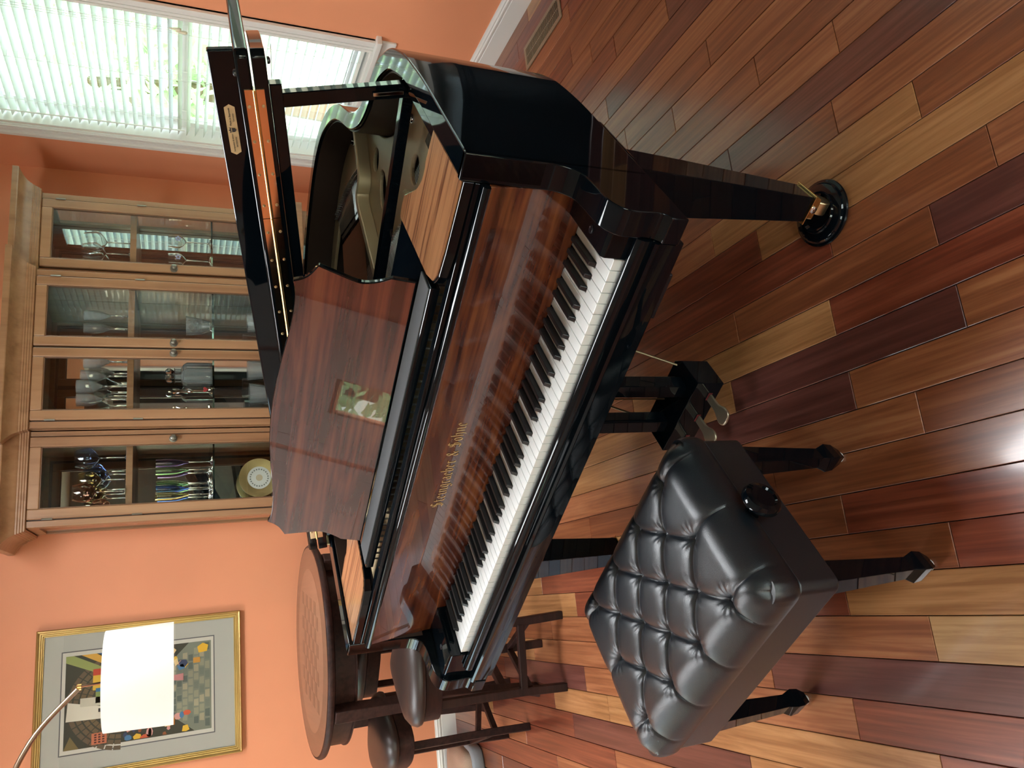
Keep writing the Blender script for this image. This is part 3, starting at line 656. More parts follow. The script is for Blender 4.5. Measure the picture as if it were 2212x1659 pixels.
# raised edge and struts
def strut(pts, w0, z0, z1):
    P = smooth_curve(pts, 5); l = offset(P, w0 / 2); r = offset(P, -w0 / 2)
    return MB().prism(l + r[::-1], z0, z1, 'z')
strut([(0.275, 1.37), (0.250, 1.27), (0.180, 1.125), (0.125, 1.115), (0.105, 1.065), (0.095, 0.98), (0.075, 0.80), (0.05, 0.45)], 0.020, 0.911, 0.950).build('strut', GOLD, pl, bevel=0.006, seg=3, smooth=40)
strut([(-0.385, 1.50), (-0.365, 1.40), (-0.36, 1.1), (-0.35, 0.45)], 0.018, 0.911, 0.925).build('strut', GOLD, pl, bevel=0.006, seg=3, smooth=40)
strut([(0.36, 0.70), (0.25, 0.58), (0.22, 0.45)], 0.02, 0.911, 0.932).build('strut', GOLD, pl, bevel=0.006, seg=3, smooth=40)
MB().prism([(-0.70, 0.31), (0.64, 0.31), (0.64, 0.45), (-0.70, 0.45)], 0.893, 0.911, 'z').build('pin_block', GOLD, pl, bevel=0.004)
# hitch pin felt and rows
fp = smooth_curve([(0.128, 1.268), (0.08, 1.318), (0.005, 1.385), (-0.07, 1.44), (-0.165, 1.505)], 6)
MB().prism(offset(fp, 0.016) + offset(fp, -0.012)[::-1], 0.911, 0.9135, 'z').build('hitch_felt', PURF, pl)
b = MB()
for k in range(34):
    t = k / 33 * (len(fp) - 1); i = min(int(t), len(fp) - 2); x = fp[i][0] + (fp[i + 1][0] - fp[i][0]) * (t - i); y = fp[i][1] + (fp[i + 1][1] - fp[i][1]) * (t - i)
    for d in (-0.006, 0.006):
        b.tube([(x + d, y + d, 0.9135), (x + d, y + d, 0.924)], 0.0022, 6)
o = b.build('hitch_pins', STEEL, gp); o['kind'] = 'stuff'
br = smooth_curve([(0.02, 1.185), (-0.06, 1.26), (-0.14, 1.335), (-0.22, 1.41)], 6)
MB().prism(offset(br, 0.030) + offset(br, -0.012)[::-1], 0.849, 0.898, 'z').build('bridge', mat('bridge_wood', (0.20, 0.19, 0.15), 0.4), gp, bevel=0.003)
b = MB()
for k in range(40):
    t = k / 39 * (len(br) - 1); i = min(int(t), len(br) - 2); x = br[i][0] + (br[i + 1][0] - br[i][0]) * (t - i); y = br[i][1] + (br[i + 1][1] - br[i][1]) * (t - i)
    for d in (0.0, 0.022): b.tube([(x + d, y + d, 0.898), (x + d, y + d, 0.909)], 0.0014, 5)
o = b.build('bridge_pins', SATB, gp); o['kind'] = 'stuff'
CW = mat('copper_string', (0.42, 0.17, 0.10), 0.4, 0.6)
b = MB(); b3 = MB(); b2 = MB()
for k in range(46):
    t = k / 45
    hx, hy = 0.125 - 0.29 * t, 1.27 + 0.235 * t; bx_, by_ = 0.02 - 0.24 * t, 1.185 + 0.225 * t
    L_2 = (by_ - 0.42) / 0.86
    b3.tube([(hx, hy, 0.914), (bx_ + 0.012, by_ + 0.012, 0.9025)], 0.0009, 4)
    b.tube([(bx_ + 0.002, by_ + 0.002, 0.9025), (bx_ - 0.50 * L_2, 0.42, 0.914)], 0.0013, 5)
o = b3.build('string_ends', STEEL, gp); o['kind'] = 'stuff'
fp2 = [(0.265, 0.695), (0.20, 0.745), (0.135, 0.785), (0.06, 0.83)]
MB().prism(offset(fp2, 0.012) + offset(fp2, -0.012)[::-1], 0.911, 0.9135, 'z').build('hitch_felt', PURF, pl)
b4 = MB()
for k in range(40):
    t = k / 39 * 3; i = min(int(t), 2); x = fp2[i][0] + (fp2[i + 1][0] - fp2[i][0]) * (t - i); y = fp2[i][1] + (fp2[i + 1][1] - fp2[i][1]) * (t - i)
    b4.tube([(x, y + 0.006 * (k % 2), 0.9135), (x, y + 0.006 * (k % 2), 0.924)], 0.002, 5)
    b4.tube([(x, y, 0.920), (x - 0.06, 0.42, 0.913)], 0.0008, 3)
o = b4.build('middle_pins', STEEL, gp); o['kind'] = 'stuff'
for k in range(150):
    t = k / 149
    x0 = 0.62 - 1.0 * t; yb = 0.60 + 0.62 * t ** 1.1; xb = x0 + 0.02
    b2.tube([(xb, yb, 0.9005), (x0 - 0.02, 0.42, 0.907), (x0 - 0.03, 0.34, 0.914)], 0.0005, 3)
o = b.build('bass_strings', CW, gp); o['kind'] = 'stuff'
o = b2.build('treble_strings', STEEL, gp); o['kind'] = 'stuff'
b = MB()
for k in range(150):
    x0 = 0.60 - 1.22 * k / 149
    for j in range(1): b.tube([(x0, 0.325 + 0.03 * (k % 3) , 0.911), (x0, 0.325 + 0.03 * (k % 3), 0.936)], 0.0029, 6)
o = b.build('tuning_pins', STEEL, gp); o['kind'] = 'stuff'
b = MB()
for k in range(70):
    x0 = 0.40 - 1.0 * k / 69; b.box(x0 - 0.0045, x0 + 0.0045, 0.487, 0.513, 0.917, 0.935)
o = b.build('damper_heads', SATB, gp); o['kind'] = 'stuff'
b = MB(); b.prism([(0.506, 0.66), (0.552, 0.64), (0.556, 0.575), (0.50, 0.585)], 0.911, 0.9135, 'z'); b.build('cast_emblem', mat('dark_bronze', (0.10, 0.07, 0.045), 0.45, 0.6, bump=1.0, bscale=90), pl)
for x, y in ((0.27, 1.30), (0.34, 1.15), (0.16, 1.42), (0.50, 0.80)):
    MB().lathe([(0.013, 0), (0.013, 0.006), (0.009, 0.012)], (x, y, 0.911), 12).build('plate_bolt', CHROME, pl, smooth=40)
# stored long prop stick across the case, short prop up to the lid
def bar(p, q2, w_, h_, m, name, parent, bevel=0.002):
    p, q2 = Vector(p), Vector(q2); d = (q2 - p).normalized(); s_ = d.cross(Vector((0, 0, 1)));
    if s_.length < 0.3: s_ = Vector((0, 1, 0)); s_ = (s_ - d * s_.dot(d))
    s_.normalize(); t = s_.cross(d)
    rr = lambda c: [c + s_ * w_ / 2 * a + t * h_ / 2 * e for a, e in ((-1, -1), (1, -1), (1, 1), (-1, 1))]
    return MB().loft([rr(p), rr(q2)]).build(name, m, parent, bevel=bevel)
bar((0.655, 0.625, 0.985), (-0.45, 0.60, 0.962), 0.030, 0.024, LACQ, 'long_prop_stick', gp)
bar((0.640, 0.604, 0.990), (0.578, 0.600, 1.262), 0.026, 0.030, LACQ, 'short_prop', gp)
bar((0.6358, 0.586, 1.003), (0.622, 0.585, 1.066), 0.002, 0.008, CHROME, 'prop_groove', gp)
MB().box(0.622, 0.667, 0.585, 0.655, 0.955, 0.984).build('prop_socket', CHROME, gp, bevel=0.003)
MB().box(0.640, 0.6685, 0.16, 0.58, 0.984, 0.998).build('rim_ledge', LACQ, gp, bevel=0.003)

# ---- lid: pivots along the spine, raised by about 11 degrees
PH = math.atan(0.192)
lid = empty('lid', (-0.768, 0.0, 1.012), 0, gp); lid.rotation_euler = (0, -PH, 0)
# local: x across from the spine, y as the piano, z off the lid
VL = 0.505; LT = 0.026
D = 0.768
lo2 = [(x + D + (0.012 if x > -0.7 else -0.004), y + 0.008) for x, y in oc if y > VL + 0.03]
cosf = 1.0
lo2 = [(x / cosf, y) for x, y in lo2]
pts = [(0.0, VL), (1.485, VL)] + [(1.4975, VL + 0.012)] + lo2 + [(0.0, lo2[-1][1])]
MB().prism(pts, 0.0, LT, 'z').build('main_lid', LACQ, lid, bevel=0.005, seg=3, smooth=30)
# front flap folded back onto the lid
fw = 1.4975
fp_ = [(0.0, VL), (fw - 0.012, VL), (fw, VL + 0.012), (fw + 0.004, 0.80), (fw + 0.006, 0.862), (fw - 0.010, 0.875), (0.0, 0.875)]
MB().prism(fp_, LT + 0.0035, 2 * LT + 0.0035, 'z').build('folded_flap', LACQ, lid, bevel=0.005, seg=3, smooth=30)
zt = 2 * LT + 0.0035
lip = MB().box(0.05, 1.385, 0.850, 0.873, zt - 0.001, zt + 0.058).build('flap_lip', LACQ, lid, bevel=0.004, seg=3)
MB().box(0.05, 1.432, VL + 0.006, VL + 0.034, -0.024, -0.0005).build('lid_batten', LACQ, lid, bevel=0.002)
for k in range(5):                                          # piano hinge in sections
    x0, x1 = 0.06 + k * 0.2735, 0.06 + (k + 1) * 0.2735 - 0.0015
    hl = MB().box(x0, x1, VL - 0.0022, VL - 0.0002, 0.0095, LT - 0.001).box(x0, x1, VL - 0.0022, VL - 0.0002, LT + 0.0045, 2 * LT - 0.006).build('hinge_leaf', COPPER, lid)
    MB().tube([(x0, VL - 0.004, LT + 0.0018), (x1, VL - 0.004, LT + 0.0018)], 0.0036, 10).build('hinge_pin', BRASS, hl, smooth=60)
    for j in range(4):
        xs = x0 + 0.03 + j * 0.07
        for zz in (0.0145, 2 * LT - 0.0115): MB().lathe([(0.0034, 0), (0.0030, 0.0012), (0.001, 0.0016)], (xs, VL - 0.0022, zz), 10, ax=(0, -1, 0)).build('screw', DBRASS, hl)
for xx, zz in ((1.44, 2 * LT + 0.004), (1.462, -0.004)):
    MB().lathe([(0.007, 0), (0.007, 0.004), (0.004, 0.006)], (xx, VL + 0.05, zz), 12, ax=(0, 0, 1 if zz > 0 else -1)).build('rubber_bumper', SATB, lid)
# label on the lip
lx = 1.20
stk = MB().prism([(lx - 0.062, 0.0), (lx - 0.055, -0.012), (lx - 0.055, -0.0121), (lx + 0.055, -0.012), (lx + 0.062, 0.0), (lx + 0.055, 0.012), (lx - 0.055, 0.012)], 0.0, 0.0004, 'y').build('paper_label', mat('label_tan', (0.62, 0.40, 0.20), 0.6), lid, loc=(0, 0.8492, zt + 0.029))
INK = mat('label_ink', (0.03, 0.02, 0.02), 0.7)
def onface(x, z): return Matrix(((1, 0, 0, x), (0, 0, -1, -0.0006), (0, 1, 0, z), (0, 0, 0, 1)))
font_obj('label_text', 'Made in Bayreuth', 0.0060, INK, stk, onface(lx + 0.032, 0.0025)); font_obj('label_text', 'Germany', 0.0052, INK, stk, onface(lx + 0.030, -0.005))
font_obj('label_text', 'Steingraeber & Söhne', 0.0050, INK, stk, onface(lx - 0.032, 0.0025)); font_obj('label_text', 'BAYREUTH', 0.0050, INK, stk, onface(lx - 0.030, -0.005))
cr = MB()
cr.prism([(-0.005, 0.002), (0.005, 0.002), (0.0045, -0.005), (0.0, -0.0085), (-0.0045, -0.005)], -0.0008, -0.0004, 'y').prism([(-0.0055, 0.0035), (0.0055, 0.0035), (0.0065, 0.008), (0.003, 0.0055), (0.0, 0.0095), (-0.003, 0.0055), (-0.0065, 0.008)], -0.0008, -0.0004, 'y')
cr.build('label_crest', INK, stk, loc=(lx, 0, 0))
# lid hinges at the spine
for yy in (0.56, 1.10):
    MB().box(-0.775, -0.7685, yy - 0.04, yy + 0.04, 0.985, 1.035).build('spine_hinge', DBRASS, gp, bevel=0.001)

# legs with casters standing in cups
def leg(uc, vc):
    lg = empty('leg', (uc, vc, 0), 0, gp)
    def sq(hx, hy, z): return [(-hx, -hy, z), (hx, -hy, z), (hx, hy, z), (-hx, hy, z)]
    rings = [sq(0.031, 0.033, 0.098), sq(0.047, 0.044, 0.42), sq(0.055, 0.050, 0.6345)]
    MB().loft(rings).build('post', LACQ, lg, bevel=0.002)
    MB().box(-0.075, 0.085, -0.085, 0.10, 0.618, 0.6355).build('leg_block', LACQ, lg, bevel=0.008, seg=3)
    MB().box(-0.036, 0.036, -0.038, 0.038, 0.0945, 0.0978).build('socket_plate', BRASS, lg, bevel=0.001)
    MB().box(-0.026, 0.026, -0.027, 0.027, 0.066, 0.0944).build('caster_housing', BRASS, lg, bevel=0.003)
    MB().tube([(-0.016, 0.0, 0.045), (0.016, 0.0, 0.045)], 0.024, 20).build('caster_wheel', DBRASS, lg, bevel=0.003, smooth=40)
    MB().lathe([(0.008, 0), (0.009, 0.004), (0.004, 0.006)], (0.0, -0.027, 0.080), 10, ax=(0, -1, 0)).build('caster_bolt', CHROME, lg)
    return lg
def cup(uc, vc, label):
    wx_, wy_ = 0.178 + math.cos(TH) * uc - math.sin(TH) * vc, 1.575 + math.sin(TH) * uc + math.cos(TH) * vc
    c = MB().lathe([(0.070, 0.0), (0.078, 0.002), (0.081, 0.007), (0.0795, 0.011), (0.074, 0.013), (0.072, 0.018), (0.068, 0.021), (0.051, 0.023), (0.049, 0.027), (0.045, 0.027), (0.038, 0.0205), (0.0, 0.0200)][:-1], (0, 0, 0), 40).build('caster_cup', LACQ, None, smooth=35, loc=(wx_, wy_, 0.0005))
    tag(c, label, 'caster cup')
LEGS = [(0.613, 0.322, 'black round caster cup under the brass caster of the right front piano leg'), (-0.675, 0.322, 'black caster cup under the left front piano leg behind the bench'), (-0.18, 1.28, 'black caster cup under the rear leg at the tail of the piano')]
for u, v, t in LEGS: leg(u, v); cup(u - 0.024, v + 0.011, t)
# pedal lyre
ly = empty('lyre', (-0.045, 0.345, 0), 0, gp)
for s_ in (-1, 1):
    MB().loft([[(s_ * 0.066 + 0.004 + a, c, z) for a, c in ((-0.020, -0.022), (0.020, -0.022), (0.020, 0.022), (-0.020, 0.022))] for z in (0.1505, 0.6355)]).build('post', LACQ, ly, bevel=0.002)
MB().box(-0.10, 0.10, -0.03, 0.045, 0.612, 0.6358).build('top_block', LACQ, ly, bevel=0.002)
MB().prism([(-0.128, -0.052), (0.128, -0.052), (0.128, 0.045), (0.108, 0.070), (-0.108, 0.070), (-0.128, 0.045)], 0.062, 0.150, 'z').build('pedal_box', LACQ, ly, bevel=0.002)
for u in (0.08, 0.0, -0.08):
    pd = smooth_curve([(0.0115, -0.055), (0.012, -0.085), (0.014, -0.103), (0.022, -0.120), (0.024, -0.138), (0.016, -0.151), (0.0, -0.155)], 4)
    pd = pd + [(-x, y) for x, y in pd[::-1][1:]]
    pe = MB().prism(pd, 0.0, 0.008, 'z').build('pedal', mat('pedal_brass', (0.50, 0.42, 0.30), 0.38, 0.85), ly, bevel=0.003, seg=3, smooth=40, loc=(u, 0, 0.086))
    MB().box(-0.0125, 0.0125, -0.0535, -0.0515, -0.003, 0.0095).build('slot_felt', BUCK, pe)
    MB().tube([(0, 0.03, 0.072), (0, 0.03, 0.545)], 0.0022, 8).build('trap_rod', mat('bronze_rod', (0.16, 0.12, 0.07), 0.4, 0.9), pe)
for s_ in (-1, 1):
    MB().tube([(s_ * 0.105, 0.050, 0.140), (s_ * 0.105, 0.33, 0.6365)], 0.0032, 8).build('lyre_brace', mat('bronze_rod', (0.16, 0.12, 0.07), 0.4, 0.9), ly, smooth=40)

# ================================================================== BENCH
bc = (-0.092, -0.243)
bxw, byw = 0.178 + math.cos(TH) * bc[0] - math.sin(TH) * bc[1], 1.575 + math.sin(TH) * bc[0] + math.cos(TH) * bc[1]
bn = empty('piano_bench', (bxw, byw, 0), TH); tag(bn, 'black leather tufted adjustable piano bench standing before the keyboard', 'bench')
HX, HY, SZ0, SZ1 = 0.312, 0.205, 0.375, 0.486
DU, DV = 0.145, 0.147
btn = []
for r_, n_ in ((-2, 4), (-1, 3), (0, 4), (1, 3), (2, 4)):
    for k in range(n_): btn.append(((k - (n_ - 1) / 2) * DU, r_ * DV / 2))
segs_ = []
for i in range(len(btn)):
    for j in range(i + 1, len(btn)):
        d = (btn[i][0] - btn[j][0], btn[i][1] - btn[j][1])
        if abs(abs(d[0]) - DU / 2) < 1e-3 and abs(abs(d[1]) - DV / 2) < 1e-3: segs_.append((btn[i], btn[j]))
for (x, y) in btn:                                            # pleats running to the edges
    if abs(y) > DV * 0.9: segs_.append(((x, y), (x, math.copysign(HY + 0.04, y))))
    if abs(x) > 1.4 * DU: segs_.append(((x, y), (math.copysign(HX + 0.04, x), y)))
def seg_d(px_, py_, s_):
    (ax, ay), (bx_, by_) = s_; vx, vy = bx_ - ax, by_ - ay; t = max(0, min(1, ((px_ - ax) * vx + (py_ - ay) * vy) / (vx * vx + vy * vy)))
    return math.hypot(px_ - ax - t * vx, py_ - ay - t * vy), t
def hgt(x, y):
    de = min(HX - abs(x), HY - abs(y)); dx_, dy_ = max(0.0, 1 - (HX - abs(x)) / 0.060), max(0.0, 1 - (HY - abs(y)) / 0.060)
    h = 0.014 - 0.036 * min(1.0, (dx_ ** 3.0 + dy_ ** 3.0) ** 0.85)
    dm = 1.0
    for s_ in segs_:
        d, t = seg_d(x, y, s_)
        if d < dm: dm = d
    bi = min(range(len(btn)), key=lambda k: (x - btn[k][0]) ** 2 + (y - btn[k][1]) ** 2)
    rx, ry = x - btn[bi][0], y - btn[bi][1]; db = math.hypot(rx, ry)
    inner = 1.0 if de > 0.05 else 0.55 + 0.45 * max(0, de) / 0.05
    puff = 0.0085 * (1 - math.exp(-dm / 0.010)) * inner
    groove = 0.0022 * math.exp(-(dm / 0.0022) ** 2)
    dip = 0.0145 * math.exp(-(db / 0.015) ** 1.2)
    wr = 0.0007 * math.sin(11 * math.atan2(ry, rx) + bi * 2.3) * math.exp(-((db - 0.020) / 0.013) ** 2)
    return h + puff - groove - dip + wr
NX, NY = 230, 152
vs = []; idx = {}
def remap(t): return t                                       # even grid, denser at the rim below
gx = [-HX + 2 * HX * i / NX for i in range(NX + 1)]; gy = [-HY + 2 * HY * j / NY for j in range(NY + 1)]
rc = 0.03
for j in range(NY + 1):
    for i in range(NX + 1):
        x, y = gx[i], gy[j]
        # round the plan corners
        ax, ay = abs(x) - (HX - rc), abs(y) - (HY - rc)
        if ax > 0 and ay > 0:
            m_ = max(ax, ay); l = math.hypot(ax, ay); k = m_ / l
            x2 = math.copysign(HX - rc + ax * k, x); y2 = math.copysign(HY - rc + ay * k, y)
        else: x2, y2 = x, y
        vs.append((x2, y2, SZ1 - 0.012 + hgt(x, y)))
fs = [(j * (NX + 1) + i, j * (NX + 1) + i + 1, (j + 1) * (NX + 1) + i + 1, (j + 1) * (NX + 1) + i) for j in range(NY) for i in range(NX)]
bord = [i for i in range(NX + 1)] + [j * (NX + 1) + NX for j in range(1, NY + 1)] + [NY * (NX + 1) + i for i in range(NX - 1, -1, -1)] + [j * (NX + 1) for j in range(NY - 1, 0, -1)]
prev = bord
for (out, dz) in ((0.003, -0.025), (0.005, -0.032), (0.006, -0.045), (0.005, -0.060), (0.002, -0.072), (-0.004, -0.077)):
    cur = []
    for b_ in bord:
        x, y, z = vs[b_]
        sx = max(-1, min(1, x / HX)) if abs(x) > HX - rc * 1.01 else 0; sy = max(-1, min(1, y / HY)) if abs(y) > HY - rc * 1.01 else 0
        l = math.hypot(sx, sy) or 1
        dm = min(seg_d(x, y, s_)[0] for s_ in segs_); pin = 0.005 * math.exp(-(dm / 0.007) ** 2) * max(0, 1 + dz / 0.05)
        cur.append(len(vs)); vs.append((x + sx / l * (out - pin), y + sy / l * (out - pin), SZ1 - 0.012 + dz + 0.0))
    m_ = len(bord)
    fs += [(prev[k], cur[k], cur[(k + 1) % m_], prev[(k + 1) % m_]) for k in range(m_)]
    prev = cur
fs.append(tuple(prev))
MB().add(vs, fs).build('tufted_cushion', LEATH, bn, smooth=60)
bb0 = None
for (x, y) in btn:
    z = SZ1 - 0.012 + hgt(x, y) - 0.0005
    if bb0 is None: bb0 = MB().lathe([(0.0085, 0.0), (0.0088, 0.002), (0.007, 0.0045), (0.003, 0.006)], (0, 0, 0), 16).build('button', LEATH, bn, smooth=50, loc=(x, y, z))
    else:
        c_ = bb0.copy(); COL.objects.link(c_); c_.location = (x, y, z)
ap = MB()
for k_, (ox, oy, z0, z1) in enumerate(((HX - 0.006, HY - 0.006, 0.300, SZ1 - 0.0905),)):
    r = 0.02; pl_ = []
    for cx_, cy_, a0 in ((ox - r, oy - r, 0), (-ox + r, oy - r, 90), (-ox + r, -oy + r, 180), (ox - r, -oy + r, 270)):
        for t in range(5): a = math.radians(a0 + t * 22.5); pl_.append((cx_ + r * math.cos(a), cy_ + r * math.sin(a)))
    ap.prism(pl_, z0, z1, 'z')
ap.build('apron', LEATH, bn, bevel=0.004, smooth=40)
for s_ in (-1, 1):
    kb = MB().lathe([(0.014, 0.0), (0.014, 0.006), (0.017, 0.008), (0.012, 0.012), (0.012, 0.020), (0.033, 0.026), (0.039, 0.032), (0.040, 0.040), (0.036, 0.048), (0.027, 0.051), (0.024, 0.048), (0.0235, 0.0475)], (s_ * (HX - 0.001), -0.020, 0.398), 32, ax=(s_, 0, 0)).build('height_knob', LACQ, bn, smooth=35)
for sx in (-1, 1):
    for sy in (-1, 1):
        cx_, cy_ = sx * 0.268, sy * 0.157
        def sq(h, z, dx=0.0): return [(cx_ + a * h + sx * dx, cy_ + c * h + sy * dx, z) for a, c in ((-1, -1), (1, -1), (1, 1), (-1, 1))]
        lg = MB().loft([sq(0.0125, 0.006), sq(0.0215, 0.030), sq(0.0235, 0.052), sq(0.0165, 0.075), sq(0.019, 0.15), sq(0.025, 0.31)]).build('leg', LACQ, bn, bevel=0.0015)
        MB().lathe([(0.010, 0.0), (0.012, 0.003), (0.012, 0.006)], (cx_, cy_, 0.0), 14).build('glide', mat('glide_white', (0.6, 0.6, 0.58), 0.4), lg)

# ================================================================== CHINA CABINET
CY = 4.17; CB = Y1 - 0.004
cab = empty('china_cabinet', (1.32, CB, 0)); tag(cab, 'brown wooden breakfront china cabinet with four glass doors on the back wall', 'cabinet')
ox = 1.32
def cbx(name, x0, x1, y0, y1, z0, z1, m=CABW, parent=None, bevel=0.002):
    x0 -= ox; x1 -= ox; y0 -= CB; y1 -= CB
    c = ((x0 + x1) / 2, (y0 + y1) / 2, (z0 + z1) / 2)
    return MB().box(x0 - c[0], x1 - c[0], y0 - c[1], y1 - c[1], z0 - c[2], z1 - c[2]).build(name, m, parent or cab, bevel=bevel, loc=c)
SEC = [(0.468, 0.925, CY), (0.925, 1.722, CY - 0.05), (1.722, 2.165, CY)]
ZB, ZT = 0.84, 2.105
for x0, x1, yf in SEC: cbx('base_cabinet', x0 - 0.01, x1 + 0.01, yf - 0.03, CB, 0.0, 0.80)
cbx('counter', 0.44, 2.195, CY - 0.09, CB, 0.80, ZB - 0.002)
cbx('back_mirror', 0.49, 2.145, CB - 0.012, CB - 0.008, ZB, ZT - 0.02, MIRR, bevel=0)
cbx('back_panel', 0.47, 2.163, CB - 0.0075, CB, ZB, ZT)
for nm, xs in (('side_panel', (0.468, 2.147)),):
    for xx in xs:                                            # framed side panels with glass
        for (y0, y1, z0, z1) in ((CY + 0.02, CY + 0.06, ZB, ZT), (CB - 0.05, CB - 0.013, ZB, ZT), (CY + 0.06, CB - 0.05, ZT - 0.07, ZT), (CY + 0.06, CB - 0.05, ZB, ZB + 0.07)):
            cbx('side_rail', xx, xx + 0.018, y0, y1, z0, z1)
        cbx('side_glass', xx + 0.007, xx + 0.010, CY + 0.06, CB - 0.05, ZB + 0.07, ZT - 0.07, CGLASS, bevel=0)
for xx in (0.925, 1.722): cbx('divider', xx - 0.010, xx + 0.010, CY + 0.0, CB - 0.013, ZB, ZT)
cbx('top_board', 0.47, 2.163, CY - 0.02, CB, ZT, ZT + 0.018)
for x0, x1, yf in SEC:                                       # shelves
    cbx('wood_shelf', x0 + 0.019, x1 - 0.019, yf + 0.045, CB - 0.0125, 1.645, 1.675)
    cbx('glass_shelf', x0 + 0.019, x1 - 0.019, yf + 0.045, CB - 0.0125, 1.268, 1.2765, mat('shelf_glass', (0.80, 0.95, 0.88), 0.02, trans=1.0, ior=1.45), bevel=0)
    cbx('lower_shelf', x0 + 0.019, x1 - 0.019, yf + 0.045, CB - 0.0125, 0.905, 0.925)
# face frame stiles and rails
for x0, x1, yf in SEC:
    cbx('face_rail', x0, x1, yf, yf + 0.022, 2.080, ZT); cbx('face_rail', x0, x1, yf, yf + 0.022, ZB, 0.870)
    for a in (x0, x1 - 0.030): cbx('stile', a, a + 0.030, yf, yf + 0.022, 0.870, 2.080)
for x, y in ((0.925, CY - 0.028), (1.722 - 0.012, CY - 0.028)): cbx('return_stile', x, x + 0.012, CY - 0.05 + 0.0225, CY - 0.0005, ZB, ZT)
GAP_SHADE = mat('painted_gap_shadow', (0.05, 0.025, 0.014), 0.6)  # dark strips behind the door gaps, shadow line put into the colour
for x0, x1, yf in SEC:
    for a in (x0 + 0.0305, x1 - 0.0435): cbx('gap_shade_strip', a, a + 0.013, yf + 0.0135, yf + 0.021, 0.8705, 2.0795, GAP_SHADE, bevel=0)
    for a in (0.8705, 2.0665): cbx('gap_shade_strip', x0 + 0.044, x1 - 0.044, yf + 0.0135, yf + 0.021, a, a + 0.013, GAP_SHADE, bevel=0)
cbx('gap_shade_strip', 1.3135, 1.3335, CY - 0.05 + 0.0135, CY - 0.05 + 0.021, 0.884, 2.066, GAP_SHADE, bevel=0)
KN = mat('pewter_knob', (0.20, 0.19, 0.16), 0.35, 0.8)
doors = [(0.500, 0.893, CY, 'R', -1), (0.957, 1.322, CY - 0.05, 'R', -1), (1.325, 1.690, CY - 0.05, 'L', 1), (1.754, 2.133, CY, 'L', 1)]
for x0, x1, yf, side, sg in doors:
    dr = empty('door', ((x0 + x1) / 2 - ox, yf - CB, 0), 0, cab); hwid = (x1 - x0) / 2 - 0.0035; z0, z1 = 0.873, 2.077; st_ = 0.047
    for nm, (a, b2, c, d) in dict(a=(-hwid, -hwid + st_, z0, z1), b=(hwid - st_, hwid, z0, z1), c=(-hwid + st_ + 0.0005, hwid - st_ - 0.0005, z1 - st_, z1), d=(-hwid + st_ + 0.0005, hwid - st_ - 0.0005, z0, z0 + st_)).items():
        MB().box(a, b2, -0.012, 0.012, c, d).build('door_rail' if nm in 'cd' else 'door_stile', CABW, dr, bevel=0.004)
    bead = MB(); q_ = 0.005
    for (a, b2, c, d) in ((-hwid + st_, -hwid + st_ + q_, z0 + st_, z1 - st_), (hwid - st_ - q_, hwid - st_, z0 + st_, z1 - st_), (-hwid + st_, hwid - st_, z0 + st_, z0 + st_ + q_), (-hwid + st_, hwid - st_, z1 - st_ - q_, z1 - st_)): bead.box(a, b2, -0.009, 0.006, c, d)
    bead.build('glazing_bead', mat('bead_dark', (0.13, 0.062, 0.03), 0.4), dr, bevel=0.0015)
    MB().box(-hwid + st_, hwid - st_, -0.001, 0.002, z0 + st_, z1 - st_).build('pane', CGLASS, dr)
    kx = (hwid - 0.022) * (1 if side == 'R' else -1)
    MB().lathe([(0.019, 0), (0.019, 0.003), (0.007, 0.005), (0.007, 0.016), (0.014, 0.021), (0.016, 0.028), (0.013, 0.034), (0.006, 0.037)], (kx, -0.0125, 1.462), 20, ax=(0, -1, 0)).build('knob', KN, dr, smooth=40)
    for zz in (1.995, 1.62, 0.98):
        hx = -kx / abs(kx) * (hwid + 0.001)
        MB().tube([(hx, -0.0145, zz - 0.022), (hx, -0.0145, zz + 0.022)], 0.004, 8).build('hinge', KN, dr)
# crown moulding following the breakfront
cp = [(0.0, 2.078), (0.010, 2.082), (0.010, 2.088), (0.014, 2.092), (0.014, 2.098), (0.018, 2.102), (0.018, 2.108), (0.022, 2.112), (0.022, 2.118), (0.026, 2.122), (0.030, 2.130), (0.038, 2.142), (0.052, 2.154), (0.070, 2.166), (0.082, 2.172), (0.084, 2.176), (0.084, 2.200), (0.0, 2.200)]
path = [(0.462, CB), (0.462, CY - 0.004), (0.925, CY - 0.004), (0.925, CY - 0.054), (1.722, CY - 0.054), (1.722, CY - 0.004), (2.171, CY - 0.004), (2.171, CB)]
dirs = [(-1, 0), (-1, -1), (0.2, -1), (-0.45, -1), (0.45, -1), (-0.2, -1), (1, -1), (1, 0)]
dirs = [(-1, 0), (-1, -1), (-1, -1), (-1, -1), (1, -1), (1, -1), (1, -1), (1, 0)]
rings = [[(px_ + dx * o_ - ox, py_ + dy * o_ - CB, z) for o_, z in cp] for (px_, py_), (dx, dy) in zip(path, dirs)]
MB().loft(rings).build('crown', CABW, cab, smooth=25)
MB().prism([(x - ox, y - CB) for x, y in path], 2.196, 2.200, 'z').build('crown_top', CABW, cab)

